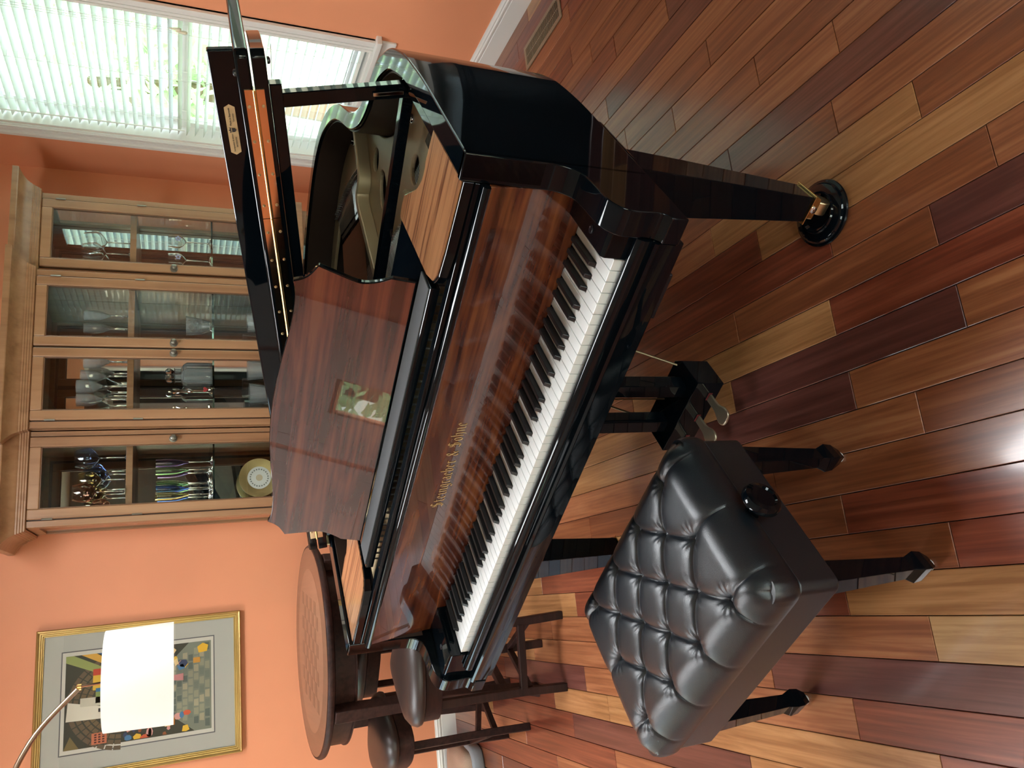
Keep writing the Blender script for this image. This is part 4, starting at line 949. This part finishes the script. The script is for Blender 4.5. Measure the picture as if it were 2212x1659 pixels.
# ---- glassware on the cabinet shelves
def gmat(name, col, rough=0.0, dens=None):
    return mat(name, col, rough, trans=1.0, ior=1.46)
CLEAR = gmat('crystal', (0.97, 0.99, 0.98)); CUTG = mat('cut_crystal', (0.93, 0.97, 0.98), 0.05, trans=0.78, ior=1.5)
BLUEG = gmat('blue_glass', (0.62, 0.74, 0.98)); SMOKE = gmat('bronze_glass', (0.82, 0.62, 0.54)); AMB = gmat('amber_glass', (0.98, 0.88, 0.62))
PURG = gmat('purple_glass', (0.55, 0.42, 0.72)); GRNG = gmat('green_glass', (0.72, 0.94, 0.72)); COBG = gmat('cobalt_glass', (0.35, 0.52, 0.98)); PNKG = gmat('pink_glass', (0.95, 0.66, 0.58))
def goblet(H, R, bowl_h, rim=0.8, foot=0.032, stem=0.0032, m=CLEAR, x=0, y=4.33, z=1.6755, label='', cat='goblet', group=None, name='goblet', belly=0.45, cut=False):
    zb = H - bowl_h; t = 0.0016
    root = empty(name, (x, y, z)); tag(root, label, cat, group)
    n_ = 24
    MB().lathe([(foot, 0.0), (foot, 0.0015), (0.008, 0.005), (stem, 0.012), (stem, zb - 0.012), (stem * 1.6, zb + 0.001)], (0, 0, 0), n_).build('stem', CLEAR, root, smooth=50)
    pr = []
    for k in range(9):
        a = k / 8; rr = R * math.sin(PI / 2 * min(1, a / belly)) ** 0.75 if a < belly else R * (1 - (1 - rim) * ((a - belly) / (1 - belly)) ** 1.6)
        pr.append((max(stem * 1.7, rr), zb + bowl_h * a))
    inner = [(max(0.001, r_ - t), z_ + (t if k == 0 else 0)) for k, (r_, z_) in enumerate(pr)]
    bw = MB(); bw.lathe(pr + inner[::-1], (0, 0, 0), 16 if cut else n_)
    bw.build('bowl', CUTG if cut else m, root, smooth=None if cut else 50)
    return root
G1 = 'balloon goblets on the upper left shelf'
goblet(0.228, 0.053, 0.105, m=BLUEG, x=0.806, y=4.30, label='tall blue balloon goblet on the left upper shelf, nearest the middle doors')
goblet(0.190, 0.050, 0.100, m=BLUEG, x=0.742, y=4.42, label='blue balloon goblet on the left upper shelf, partly behind the taller blue one')
goblet(0.215, 0.047, 0.100, m=AMB, x=0.702, y=4.335, label='clear gold tinted goblet between the blue and the bronze goblets')
goblet(0.205, 0.042, 0.098, m=AMB, x=0.642, y=4.43, label='small gold tinted goblet at the back behind the bronze goblet')
goblet(0.228, 0.049, 0.100, m=SMOKE, x=0.628, y=4.235, label='bronze brown balloon goblet on the left upper shelf')
goblet(0.155, 0.042, 0.085, m=PNKG, x=0.573, y=4.36, label='short pink goblet at the left edge of the upper left shelf')
for x, y, m, l in ((0.775, 4.33, PURG, 'dark purple champagne flute on the left glass shelf'), (0.727, 4.28, GRNG, 'pale green champagne flute next to the purple one'), (0.672, 4.40, GRNG, 'pale green champagne flute next to the cobalt blue one'), (0.640, 4.33, COBG, 'cobalt blue champagne flute on the left glass shelf'), (0.596, 4.26, AMB, 'amber champagne flute nearest the left cabinet side')):
    goblet(0.267, 0.021, 0.155, rim=0.98, belly=0.6, m=m, x=x, y=y, z=1.277, label=l, cat='flute', name='champagne_flute', foot=0.03)
gi = [(1.306, 4.30, 0.206), (1.272, 4.40, 0.19), (1.240, 4.34, 0.222), (1.175, 4.30, 0.235), (1.150, 4.40, 0.225), (1.108, 4.31, 0.234)]
GLB = ['cut crystal wine glass beside the central door knobs', 'short cut crystal glass at the back of the upper middle shelf', 'cut crystal wine glass third from the centre on the upper shelf', 'tall cut crystal glass in the middle of the upper shelf group', 'cut crystal glass at the back left of the upper middle shelf', 'cut crystal glass at the left end of the upper middle shelf']
for (x, y, h), l in zip(gi, GLB): goblet(h, 0.033, 0.115, rim=1.0, belly=0.55, x=x, y=y, label=l, cat='wine glass', name='wine_glass', cut=True, group='crystal behind the middle left door', stem=0.005)
for x, y, l in ((1.560, 4.31, 'crystal flute furthest right behind the middle right door'), (1.520, 4.39, 'crystal flute at the back behind the middle right door'), (1.487, 4.31, 'crystal flute furthest left behind the middle right door')):
    goblet(0.212, 0.026, 0.12, rim=1.0, belly=0.6, x=x, y=y, label=l, cat='wine glass', name='wine_glass', cut=True, group='crystal behind the middle right door')
goblet(0.230, 0.054, 0.110, x=2.005, y=4.37, label='large clear goblet on the right upper shelf near the wall', cat='goblet')
goblet(0.226, 0.054, 0.110, x=1.895, y=4.27, label='large clear goblet on the right upper shelf near the door knob')
def painted(x, col, l):
    r_ = goblet(0.215, 0.038, 0.09, rim=0.9, x=x, y=4.31, z=1.277, label=l, cat='wine glass', name='wine_glass')
    for k in range(5):
        a = 2 * PI * k / 5; MB().lathe([(0.005, 0), (0.006, 0.001), (0.003, 0.0016)], (0.010 * math.cos(a), -0.0385, 0.165 + 0.010 * math.sin(a)), 8, ax=(0, -1, 0)).build('petal', mat('petal' + l[:6], col, 0.5), r_)
painted(2.010, (0.45, 0.5, 0.8), 'clear wine glass with a painted blue flower on the glass shelf'); painted(1.900, (0.85, 0.7, 0.1), 'clear wine glass with a painted yellow flower on the glass shelf')
# decanter, candlestick, bowls, plate
dc = empty('decanter', (1.235, 4.33, 1.2770)); tag(dc, 'square cut crystal decanter with ball stopper on the middle glass shelf', 'decanter')
MB().loft([[(s_[0] * r_, s_[1] * r_, z) for s_ in ((-1, -.8), (-.8, -1), (.8, -1), (1, -.8), (1, .8), (.8, 1), (-.8, 1), (-1, .8))] for r_, z in ((0.040, 0), (0.042, 0.006), (0.042, 0.12), (0.030, 0.14), (0.012, 0.150), (0.012, 0.178), (0.018, 0.184))]).build('body', CUTG, dc)
MB().lathe([(0.004, 0), (0.010, 0.006), (0.019, 0.020), (0.019, 0.030), (0.008, 0.042)], (0, 0, 0.185), 12).build('stopper', CLEAR, dc)
dc2 = copy_tree(dc); dc2.location = (1.292, 4.42, 1.2770); tag(dc2, 'square crystal decanter behind the other, nearer the central knobs', 'decanter')
cs = empty('candlestick', (1.150, 4.30, 1.277)); tag(cs, 'small crystal candlestick with red heart beside the square decanter', 'candlestick')
MB().lathe([(0.030, 0), (0.030, 0.004), (0.010, 0.014), (0.008, 0.09), (0.016, 0.12), (0.008, 0.15), (0.020, 0.18), (0.022, 0.19)], (0, 0, 0), 12).build('stand', CLEAR, cs)
MB().prism([(0, -0.014), (0.014, 0.003), (0.010, 0.012), (0.003, 0.011), (0, 0.006), (-0.003, 0.011), (-0.010, 0.012), (-0.014, 0.003)], -0.034, -0.030, 'y').build('heart', mat('heart_red', (0.5, 0.02, 0.03), 0.3), cs, loc=(0, 0, 0.03))
def cutbowl(x, y, z, R, H, l, m=CUTG):
    pr = [(R * 0.45, 0), (R * 0.5, 0.004), (R * 0.75, H * 0.35), (R, H), (R - 0.004, H), (R * 0.7, H * 0.36), (R * 0.3, 0.01)]
    o = MB().lathe(pr, (0, 0, 0), 14).build('crystal_bowl', m, None, loc=(x, y, z)); tag(o, l, 'bowl'); return o
cutbowl(1.275, 4.32, 0.9258, 0.060, 0.165, 'tall cut crystal vase on the low shelf beside the central knobs')
cutbowl(1.135, 4.32, 0.9258, 0.064, 0.158, 'tall cut crystal vase on the low shelf near the left hinge')
cutbowl(1.550, 4.32, 0.9258, 0.055, 0.160, 'tall cut crystal vase on the low shelf behind the middle right door')
bw = cutbowl(1.520, 4.32, 1.277, 0.055, 0.125, 'clear jar filled with brown pine cones behind the middle right door')
for k in range(7):
    MB().lathe([(0.006, 0), (0.015, 0.008), (0.014, 0.018), (0.004, 0.028)], (0.022 * math.cos(k * 2.1), 0.022 * math.sin(k * 2.1), 0.03 + 0.011 * k), 8).build('cone', mat('cone_brown', (0.16, 0.08, 0.04), 0.8, bump=1, bscale=300), bw)
plt = empty('display_plate', (0.690, 4.40, 1.035)); tag(plt, 'gold rimmed china plate standing upright on the lower left shelf', 'plate')
PG = mat('plate_gold', (0.55, 0.40, 0.18), 0.3, 0.6, bump=0.4, bscale=200); PWm = mat('plate_white', (0.8, 0.78, 0.72), 0.2)
MB().lathe([(0.06, -0.004), (0.105, 0.004), (0.105, 0.007), (0.085, 0.006), (0.062, 0.002), (0.062, 0.0)], (0, 0, 0), 40, ax=(0, -1, 0)).build('gold_rim', PG, plt, smooth=40)
MB().lathe([(0.061, 0.0), (0.061, 0.0025), (0.001, 0.0028)], (0, 0, 0), 40, ax=(0, -1, 0)).build('centre', PWm, plt)
for k in range(22):
    a = 2 * PI * k / 22; MB().lathe([(0.0045, 0), (0.0045, 0.0008)], (0.046 * math.cos(a), -0.003, 0.046 * math.sin(a)), 5, ax=(0, -1, 0)).build('floral_motif', mat('motif_grey', (0.22, 0.23, 0.20), 0.5), plt)
MB().lathe([(0.018, 0), (0.018, 0.0008)], (0, -0.003, 0), 12, ax=(0, -1, 0)).build('medallion', mat('medallion', (0.62, 0.50, 0.34), 0.4), plt)
MB().tube([(-0.05, -0.03, -0.108), (-0.05, 0.03, -0.108), (-0.03, 0.035, 0.02)], 0.002, 6).tube([(0.05, -0.03, -0.108), (0.05, 0.03, -0.108), (0.03, 0.035, 0.02)], 0.002, 6).build('wire_stand', DBRASS, plt)

# ================================================================== FRAMED PRINT
pc = empty('framed_picture', (-0.337, Y1 - 0.003, 1.60)); tag(pc, 'gold framed colourful print of a vaulted street market behind the white lamp shade', 'picture')
PW2, PH2 = 0.345, 0.462
GF = mat('gilt_frame', (0.50, 0.33, 0.12), 0.32, 0.8, bump=0.3, bscale=80, var=0.15)
GFd = mat('gilt_dark', (0.28, 0.13, 0.05), 0.4, 0.5)
fpz = [(0.0, 0.0), (0.0, 0.026), (0.004, 0.030), (0.010, 0.028), (0.013, 0.023), (0.018, 0.023), (0.021, 0.017), (0.026, 0.017), (0.029, 0.013), (0.033, 0.013), (0.033, 0.0)]
cor = [(-1, -1), (1, -1), (1, 1), (-1, 1)]
for k in range(4):
    c0, c1 = cor[k], cor[(k + 1) % 4]
    r0 = [((PW2 - p) * c0[0], -d, (PH2 - p) * c0[1]) for p, d in fpz]; r1 = [((PW2 - p) * c1[0], -d, (PH2 - p) * c1[1]) for p, d in fpz]
    MB().loft([r0, r1]).build('frame_rail', GF, pc, smooth=30)
MB().box(-PW2 + 0.03, PW2 - 0.03, -0.006, -0.002, -PH2 + 0.03, PH2 - 0.03).build('mat_board', mat('mat_greige', (0.50, 0.50, 0.43), 0.8), pc)
ax0, ax1, az0, az1 = -0.235, 0.235, -0.335, 0.355
MB().box(ax0, ax1, -0.0066, -0.0061, az0, az1).build('bevel_line', mat('bevel_dark', (0.12, 0.12, 0.12), 0.8), pc)
MB().box(ax0 + 0.005, ax1 - 0.005, -0.0071, -0.0067, az0 + 0.005, az1 - 0.005).build('print_margin', mat('paper_cream', (0.66, 0.64, 0.54), 0.8), pc)
pr_ = MB(); PM = {}
PMs = []
def pcol(name, c):
    if name not in PM: PM[name] = len(PMs); PMs.append(mat('ink_' + name, lin(c), 0.7, var=0.12))
    return PM[name]
X_, Z_ = (-0.212, 0.212), (-0.318, 0.335)
def poly(pts, name, c, lay):
    pts = [(X_[0] + p[0] * (X_[1] - X_[0]), Z_[0] + p[1] * (Z_[1] - Z_[0])) for p in pts]
    pr_.prism(pts, -0.0074 - lay * 0.0002, -0.0072 - lay * 0.0002, 'y', pcol(name, c))
poly([(0, 0), (1, 0), (1, 1), (0, 1)], 'shade', (62, 62, 48), 0)
rp = random.Random(5)
poly([(0.0, 0.0), (1, 0), (1, 0.16), (0.7, 0.36), (0.3, 0.36), (0, 0.12)], 'paving', (128, 134, 116), 1)
for j in range(8):                                            # paving stones
    for i in range(9):
        x = 0.03 + i * 0.108 + (j % 2) * 0.05; z = 0.012 + j * 0.040; s2_ = 1 - j * 0.05
        if x > 0.93: continue
        c = rp.choice([('st1', (120, 128, 112)), ('st2', (150, 150, 124)), ('st3', (96, 106, 96)), ('st4', (168, 160, 130))])
        poly([(0.5 + (x - 0.5) * s2_, z), (0.5 + (x + 0.09 - 0.5) * s2_, z), (0.5 + (x + 0.085 - 0.5) * s2_, z + 0.033), (0.5 + (x + 0.005 - 0.5) * s2_, z + 0.033)], *c, 2)
def arch(cx_, cz_, r0, r1, name, c, lay, a0=0, a1=180, n_=16):
    for k in range(n_):
        t0, t1 = math.radians(a0 + (a1 - a0) * k / n_), math.radians(a0 + (a1 - a0) * (k + 0.86) / n_)
        poly([(cx_ + r * math.cos(t) * 1.0, cz_ + r * math.sin(t) * 0.7) for r, t in ((r0, t0), (r1, t0), (r1, t1), (r0, t1))], name, c, lay)
for rr in (0.30, 0.36, 0.42, 0.48): arch(0.45, 0.62, rr, rr + 0.045, 'brick%d' % int(rr * 100), (132 - int(rr * 60), 112 - int(rr * 50), 66), 2, 0, 180, 20)
poly([(0.0, 0.90), (0.14, 0.96), (0.0, 1.0)], 'br2', (120, 104, 62), 3)
poly([(0.72, 0.70), (0.80, 0.70), (1.0, 0.95), (1.0, 1.0), (0.93, 1.0)], 'beam', (150, 160, 92), 4); poly([(0.80, 0.66), (0.86, 0.66), (1.0, 0.80), (1.0, 0.90)], 'awn1', (220, 170, 70), 4); poly([(0.86, 0.60), (0.93, 0.60), (1.0, 0.68), (1.0, 0.79)], 'awn2', (40, 90, 140), 4)
poly([(0.28, 0.60), (0.36, 0.60), (0.50, 0.98), (0.30, 0.99)], 'banner', (226, 220, 198), 5); poly([(0.42, 0.66), (0.52, 0.66), (0.53, 0.90), (0.44, 0.90)], 'banner2', (206, 200, 176), 6)
poly([(0.36, 0.72), (0.40, 0.72), (0.40, 0.78), (0.36, 0.78)], 'lantern', (40, 38, 36), 7)
poly([(0.60, 0.70), (0.78, 0.70), (0.78, 0.82), (0.60, 0.82)], 'yellow', (222, 180, 60), 6); poly([(0.76, 0.70), (0.83, 0.70), (0.83, 0.82), (0.76, 0.82)], 'red', (196, 70, 44), 7)
poly([(0.46, 0.70), (0.58, 0.70), (0.58, 0.80), (0.46, 0.80)], 'green', (132, 152, 84), 6); poly([(0.58, 0.72), (0.62, 0.72), (0.62, 0.80), (0.58, 0.80)], 'bluecloth', (60, 120, 160), 7)
poly([(0.02, 0.72), (0.14, 0.72), (0.14, 0.82), (0.02, 0.82)], 'sign', (206, 120, 84), 6)
for k in range(12): poly([(0.035 + (k % 4) * 0.026, 0.735 + (k // 4) * 0.026), (0.05 + (k % 4) * 0.026, 0.735 + (k // 4) * 0.026), (0.05 + (k % 4) * 0.026, 0.75 + (k // 4) * 0.026), (0.035 + (k % 4) * 0.026, 0.75 + (k // 4) * 0.026)], 'signink', (70, 30, 24), 8)
pal = [('a1', (214, 96, 60)), ('a2', (236, 190, 60)), ('a3', (80, 130, 170)), ('a4', (110, 140, 80)), ('a5', (220, 160, 150)), ('a6', (60, 70, 100)), ('a7', (240, 210, 150)), ('a8', (150, 90, 50))]
for k in range(60):                                           # stalls and goods along both sides
    sd = k % 2; z = 0.16 + rp.random() * 0.46; x = (rp.random() * 0.24 if sd == 0 else 0.70 + rp.random() * 0.26); w2, h2 = rp.uniform(0.03, 0.09), rp.uniform(0.02, 0.06)
    n_ = rp.choice([4, 5, 6, 8]); a0 = rp.random() * 6; P = [(x + w2 * 0.6 * math.cos(a0 + 2 * PI * t / n_), z + h2 * 0.6 * math.sin(a0 + 2 * PI * t / n_)) for t in range(n_)]
    P = [(min(0.99, max(0.01, a)), c) for a, c in P]
    poly(P, *rp.choice(pal), 9 + k % 6)
for x, z, c in ((0.62, 0.20, ('f1', (206, 140, 136))), (0.14, 0.26, ('f2', (184, 120, 50))), (0.56, 0.34, ('f3', (200, 206, 200))), (0.22, 0.34, ('f4', (90, 110, 60)))):   # figures as coloured shapes
    poly([(x - 0.04, z), (x + 0.04, z), (x + 0.025, z + 0.10), (x - 0.025, z + 0.10)], *c, 16); poly([(x - 0.016, z + 0.10), (x + 0.016, z + 0.10), (x + 0.014, z + 0.125), (x - 0.014, z + 0.125)], 'skin', (196, 150, 110), 17)
poly([(0.88, 0.03), (0.95, 0.02), (0.98, 0.06), (0.94, 0.10), (0.87, 0.09)], 'wheel', (236, 186, 50), 16); poly([(0.76, 0.08), (0.82, 0.08), (0.82, 0.13), (0.76, 0.13)], 'chair', (210, 150, 60), 16)
prb = pr_.build('print', PMs, pc)
MB().box(-PW2 + 0.032, PW2 - 0.032, -0.0145, -0.013, -PH2 + 0.032, PH2 - 0.032).build('glazing', glassy('picture_glass', (0.97, 0.97, 0.97)), pc)

# ================================================================== ARC LAMP
lp = empty('arc_floor_lamp', (-1.62, 3.05, 0)); tag(lp, 'arching floor lamp with white drum shade hanging before the framed print', 'lamp')
sx_, sy_, sz_ = -0.182 + 1.62, 3.16 - 3.05, 1.56
SHM = mat('white_shade', (0.86, 0.84, 0.79), 0.6, bump=0.1, bscale=300)
Rb, Rt, h_ = 0.172, 0.166, 0.108
bmp = MB(); n_ = 48
vs = []
for (r_, z) in ((Rb, -h_), (Rt, h_), (Rt - 0.003, h_), (Rb - 0.003, -h_)):
    for k in range(n_): a = 2 * PI * k / n_; vs.append((r_ * math.cos(a), r_ * math.sin(a), z))
fs = [(i * n_ + k, i * n_ + (k + 1) % n_, ((i + 1) % 4) * n_ + (k + 1) % n_, ((i + 1) % 4) * n_ + k) for i in range(4) for k in range(n_)]
bmp.add(vs, fs).build('lamp_shade', SHM, lp, smooth=40, loc=(sx_, sy_, sz_))
arcp = [(0.0, 0.0, 0.03), (0.0, 0.0, 0.9), (0.10, 0.01, 1.40), (0.42, 0.03, 1.77), (0.80, 0.06, 1.93), (1.09, 0.085, 1.945), (1.28, 0.10, 1.88), (sx_ - 0.012, sy_, 1.747)]
NKL = mat('brushed_bronze', (0.30, 0.21, 0.15), 0.3, 0.9)
MB().tube(smooth_curve(arcp, 8), 0.0085, 10).build('arm', NKL, lp, smooth=60)
MB().lathe([(0.011, 0), (0.011, 0.012), (0.006, 0.016)], (sx_ - 0.008, sy_, 1.738), 12).build('finial', BRASS, lp, smooth=50)
MB().tube([(sx_ - 0.006, sy_, 1.742), (sx_, sy_, sz_ + 0.02)], 0.0045, 8).build('hanger_rod', CHROME, lp)
MB().tube([(sx_ - 0.16, sy_, sz_ + 0.09), (sx_ + 0.16, sy_, sz_ + 0.09)], 0.002, 6).tube([(sx_, sy_ - 0.16, sz_ + 0.09), (sx_, sy_ + 0.16, sz_ + 0.09)], 0.002, 6).build('spider', CHROME, lp)
MB().lathe([(0.012, -0.05), (0.030, -0.02), (0.030, 0.02), (0.014, 0.05)], (sx_, sy_, sz_ - 0.01), 16).build('bulb', mat('bulb_white', (0.8, 0.8, 0.78), 0.3), lp, smooth=60)
MB().lathe([(0.17, 0), (0.17, 0.02), (0.15, 0.028), (0.02, 0.032)], (0, 0, 0), 40).build('base', NKL, lp, smooth=40)

# ================================================================== GAME TABLE AND STOOLS
TC = (-0.19, 3.70); TR = 0.452; TZ = 0.90
gt = empty('game_table', (TC[0], TC[1], 0)); tag(gt, 'round dark wooden game table with inlaid checkerboard top left of the piano', 'table')
topb = MB().lathe([(TR - 0.010, TZ - 0.030), (TR - 0.003, TZ - 0.026), (TR, TZ - 0.018), (TR, TZ - 0.010), (TR - 0.006, TZ - 0.001), (TR - 0.02, TZ)], (0, 0, 0), 72).build('table_top', [TABW], gt, smooth=35)
MB().lathe([(TR - 0.014, TZ + 0.0001), (TR - 0.014, TZ + 0.0006)], (0, 0, 0), 72).build('top_veneer', TABT, topb)
MB().lathe([(0.345, TZ + 0.0008), (0.345, TZ + 0.0010)], (0, 0, 0), 64).build('inlay_circle', TABL, topb)
sqm = None
rt = math.radians(-9)
for i in range(8):
    for j in range(8):
        if (i + j) % 2: continue
        x, y = (i - 3.5) * 0.056, (j - 3.5) * 0.056; xr, yr = x * math.cos(rt) - y * math.sin(rt), x * math.sin(rt) + y * math.cos(rt)
        if sqm is None: o = MB().box(-0.028, 0.028, -0.028, 0.028, 0, 0.0004).build('checker_square', TABT, topb, loc=(xr, yr, TZ + 0.0011), rz=rt); sqm = o
        else: o = sqm.copy(); COL.objects.link(o); o.location = (xr, yr, TZ + 0.0011)
MB().lathe([(0.405, 0.775), (0.412, 0.778), (0.412, 0.783), (0.405, 0.786), (0.405, TZ - 0.0305)], (0, 0, 0), 64).build('apron', TABW, gt, smooth=35)
for a in (-124, -34, 56, 146):
    r_ = math.radians(a); c, s_ = math.cos(r_), math.sin(r_)
    def sq(rad, h, z, t=0.03): return [(c * (rad + dx) - s_ * dy, s_ * (rad + dx) + c * dy, z) for dx, dy in ((-t, -h), (t, -h), (t, h), (-t, h))]
    MB().loft([sq(0.482, 0.022, 0.0, 0.022), sq(0.462, 0.020, 0.06, 0.020), sq(0.430, 0.024, 0.4, 0.024), sq(0.430, 0.028, 0.775, 0.026), sq(0.431, 0.028, TZ - 0.031, 0.026)]).build('leg', TABW, gt, bevel=0.003, smooth=30)
for k, a in enumerate((-124, -34)):
    r_ = math.radians(a); c, s_ = math.cos(r_), math.sin(r_)
    MB().loft([[(-c * 0.43 + s_ * h, -s_ * 0.43 - c * h, z) for h, z in ((-.015, z0), (.015, z0), (.015, z0 + 0.032), (-.015, z0 + 0.032))] if e == 0 else [(c * 0.43 + s_ * h, s_ * 0.43 - c * h, z) for h, z in ((-.015, z0), (.015, z0), (.015, z0 + 0.032), (-.015, z0 + 0.032))] for e, z0 in ((0, 0.13 + 0.033 * k), (1, 0.13 + 0.033 * k))]).build('stretcher', TABW, gt, bevel=0.003)
SEAT = mat('espresso_leather', (0.030, 0.018, 0.015), 0.38, bump=0.15, bscale=500)
SL = {-82: 'dark leather stool at the front of the game table, nearest the piano', -166: 'dark leather stool at the left side of the game table', 103: 'dark leather stool behind the game table, towards the wall', 14: 'dark leather stool tucked in between game table and piano'}
sp = None
for a in (-82, -166, 103, 14):
    r_ = math.radians(a); loc = (TC[0] + 0.375 * math.cos(r_), TC[1] + 0.375 * math.sin(r_), 0)
    if a == -82: loc = (-0.275, 3.115, 0); r_ = math.radians(-96)
    if sp is None:
        sp = empty('stool', loc, r_)
        prf = [(0.0, 1.0), (0.35, 0.985), (0.65, 0.93), (0.85, 0.80), (0.96, 0.55), (1.0, 0.25), (0.98, 0.05), (0.94, 0.0)]
        base = smooth_curve([(-0.155, 0.0), (-0.06, -0.11), (0.07, -0.20), (0.155, -0.15), (0.185, 0.0), (0.155, 0.15), (0.07, 0.20), (-0.06, 0.11)], 5, closed=True)
        rings = [[(x * k, y * k, 0.600 + 0.070 * h) for x, y in base] for k, h in prf[::-1][:-1]] + [[(x * 0.02, y * 0.02, 0.600 + 0.070) for x, y in base]]
        MB().loft(rings).build('seat', SEAT, sp, smooth=60)
        MB().loft([[(x * 0.93, y * 0.93, z) for x, y in base] for z in (0.535, 0.599)]).build('seat_frame', TABW, sp, smooth=40, bevel=0.003)
        for (x, y) in ((-0.10, 0.0), (0.10, -0.13), (0.10, 0.13)):
            MB().loft([[(x * f_ + dx, y * f_ + dy, z) for dx, dy in ((-.016, -.016), (.016, -.016), (.016, .016), (-.016, .016))] for f_, z in ((1.08, 0.0), (1.02, 0.2), (1.0, 0.5345))]).build('leg', TABW, sp, bevel=0.003)
        MB().loft([[(0.112, y, z) for y, z in ((-.013 + s_ * 0.13, 0.17), (.013 + s_ * 0.13, 0.17), (.013 + s_ * 0.13, 0.20), (-.013 + s_ * 0.13, 0.20))] for s_ in (-1, 1)]).build('tmp', TABW, sp)
        bpy.data.objects.remove(bpy.data.objects['tmp'])
        MB().box(0.098, 0.120, -0.125, 0.125, 0.17, 0.20).build('footrest', TABW, sp, bevel=0.003)
        for s_ in (-1, 1): bar((-0.09, s_ * 0.006, 0.155), (0.10, s_ * 0.125, 0.155), 0.02, 0.024, TABW, 'stretcher', sp)
        o = sp
    else:
        o = copy_tree(sp); o.location = loc; o.rotation_euler = (0, 0, r_)
    tag(o, SL[a], 'stool', 'stools around the game table')

# low padded bed against the wall, mostly outside the picture
fcs = empty('pet_bed', (-0.98, 4.28, 0)); tag(fcs, 'low grey pet bed with tan cushion against the baseboard, at the picture edge', 'pet bed')
bs2 = smooth_curve([(0.20, -0.10), (0.16, -0.19), (0.0, -0.215), (-0.18, -0.19), (-0.22, 0.0), (-0.20, 0.17), (0.0, 0.19), (0.18, 0.17), (0.22, 0.04)], 5, closed=True)
MB().loft([[(x * k, y * k, z) for x, y in bs2] for k, z in ((0.94, 0.0), (1.0, 0.012), (1.0, 0.05), (0.96, 0.062), (0.88, 0.062), (0.86, 0.04))]).build('bolster', mat('bed_grey', (0.30, 0.33, 0.36), 0.8, bump=0.6, bscale=300), fcs, smooth=60)
MB().loft([[(x * k, y * k, z) for x, y in bs2] for k, z in ((0.84, 0.035), (0.85, 0.07), (0.80, 0.092), (0.6, 0.10), (0.1, 0.102))]).build('cushion', mat('bed_tan', (0.45, 0.32, 0.24), 0.85, bump=0.6, bscale=200, var=0.2), fcs, smooth=60)

# ================================================================== OUTSIDE
lawn = tag(MB().box(-60, 90, -60, 90, -0.80, -0.72).build('lawn', mat('grass_green', (0.28, 0.35, 0.23), 0.9, var=0.35, bump=1, bscale=20)), 'green lawn outside the window', 'lawn', kind='stuff')
def tree(x, y, h, r, label, seed, col):
    rr = random.Random(seed); t = empty('tree', (x, y, -0.7)); tag(t, label, 'tree', 'trees outside the window')
    MB().tube([(0, 0, 0), (0.05, 0, h * 0.4), (0, 0.05, h * 0.7)], [0.16, 0.12, 0.06], 8).build('trunk', mat('bark', (0.12, 0.08, 0.05), 0.9), t)
    b = MB()
    for k in range(1500):
        th_, ph = rr.random() * 2 * PI, math.acos(rr.uniform(-1, 1)); q_ = r * rr.random() ** 0.33
        c = Vector((q_ * math.sin(ph) * math.cos(th_), q_ * math.sin(ph) * math.sin(th_), h * 0.7 + q_ * 1.1 * math.cos(ph)))
        u_ = Vector((rr.uniform(-1, 1), rr.uniform(-1, 1), rr.uniform(-1, 1))).normalized(); v_ = u_.orthogonal().normalized(); s_ = rr.uniform(0.10, 0.20)
        b.add([c - u_ * s_, c + v_ * s_ * 0.5, c + u_ * s_, c - v_ * s_ * 0.5], [(0, 1, 2, 3)])
    lm_ = mat('leaf%d' % seed, col, 0.7); ln = lm_.node_tree
    if not any(n_.type == 'BSDF_TRANSLUCENT' for n_ in ln.nodes):
        tr_ = ln.nodes.new('ShaderNodeBsdfTranslucent'); tr_.inputs[0].default_value = (*[min(1, c_ * 1.3) for c_ in col], 1); ms_ = ln.nodes.new('ShaderNodeMixShader'); ms_.inputs[0].default_value = 0.5
        ln.links.new(ln.nodes['Principled BSDF'].outputs[0], ms_.inputs[1]); ln.links.new(tr_.outputs[0], ms_.inputs[2]); ln.links.new(ms_.outputs[0], ln.nodes['Material Output'].inputs[0])
    o = b.build('foliage', lm_, t); o['kind'] = 'stuff'
tree(9.5, 7.0, 4.6, 1.7, 'leafy green tree seen through the upper blind slats', 1, (0.44, 0.58, 0.36))
tree(6.6, 9.6, 4.6, 1.5, 'leafy green tree further left beyond the blinds', 2, (0.44, 0.58, 0.36))
tree(12.0, 12.8, 6.0, 2.4, 'tall pale green tree behind the others outside', 3, (0.44, 0.58, 0.36))
tree(-9.0, 2.6, 5.0, 2.0, 'green tree outside the left window', 4, (0.44, 0.58, 0.36))
nb = empty('neighbour_house', (13.0, 18.0, -0.7)); tag(nb, 'pale brick house in the garden beyond the blinds', 'building')
MB().box(-4, 4, -0.3, 3, 0, 3.2).build('wall', mat('house_brick', (0.42, 0.30, 0.26), 0.9, var=0.2), nb)
MB().prism([(-4.4, 3.2), (4.4, 3.2), (0, 5.2)], -0.6, 3.3, 'y').build('roof', mat('house_roof', (0.16, 0.15, 0.15), 0.9), nb)
for k in range(3): MB().box(-2.8 + k * 2.2, -1.8 + k * 2.2, -0.34, -0.3, 1.0, 2.3).build('window', mat('house_window', (0.25, 0.32, 0.38), 0.1), nb)
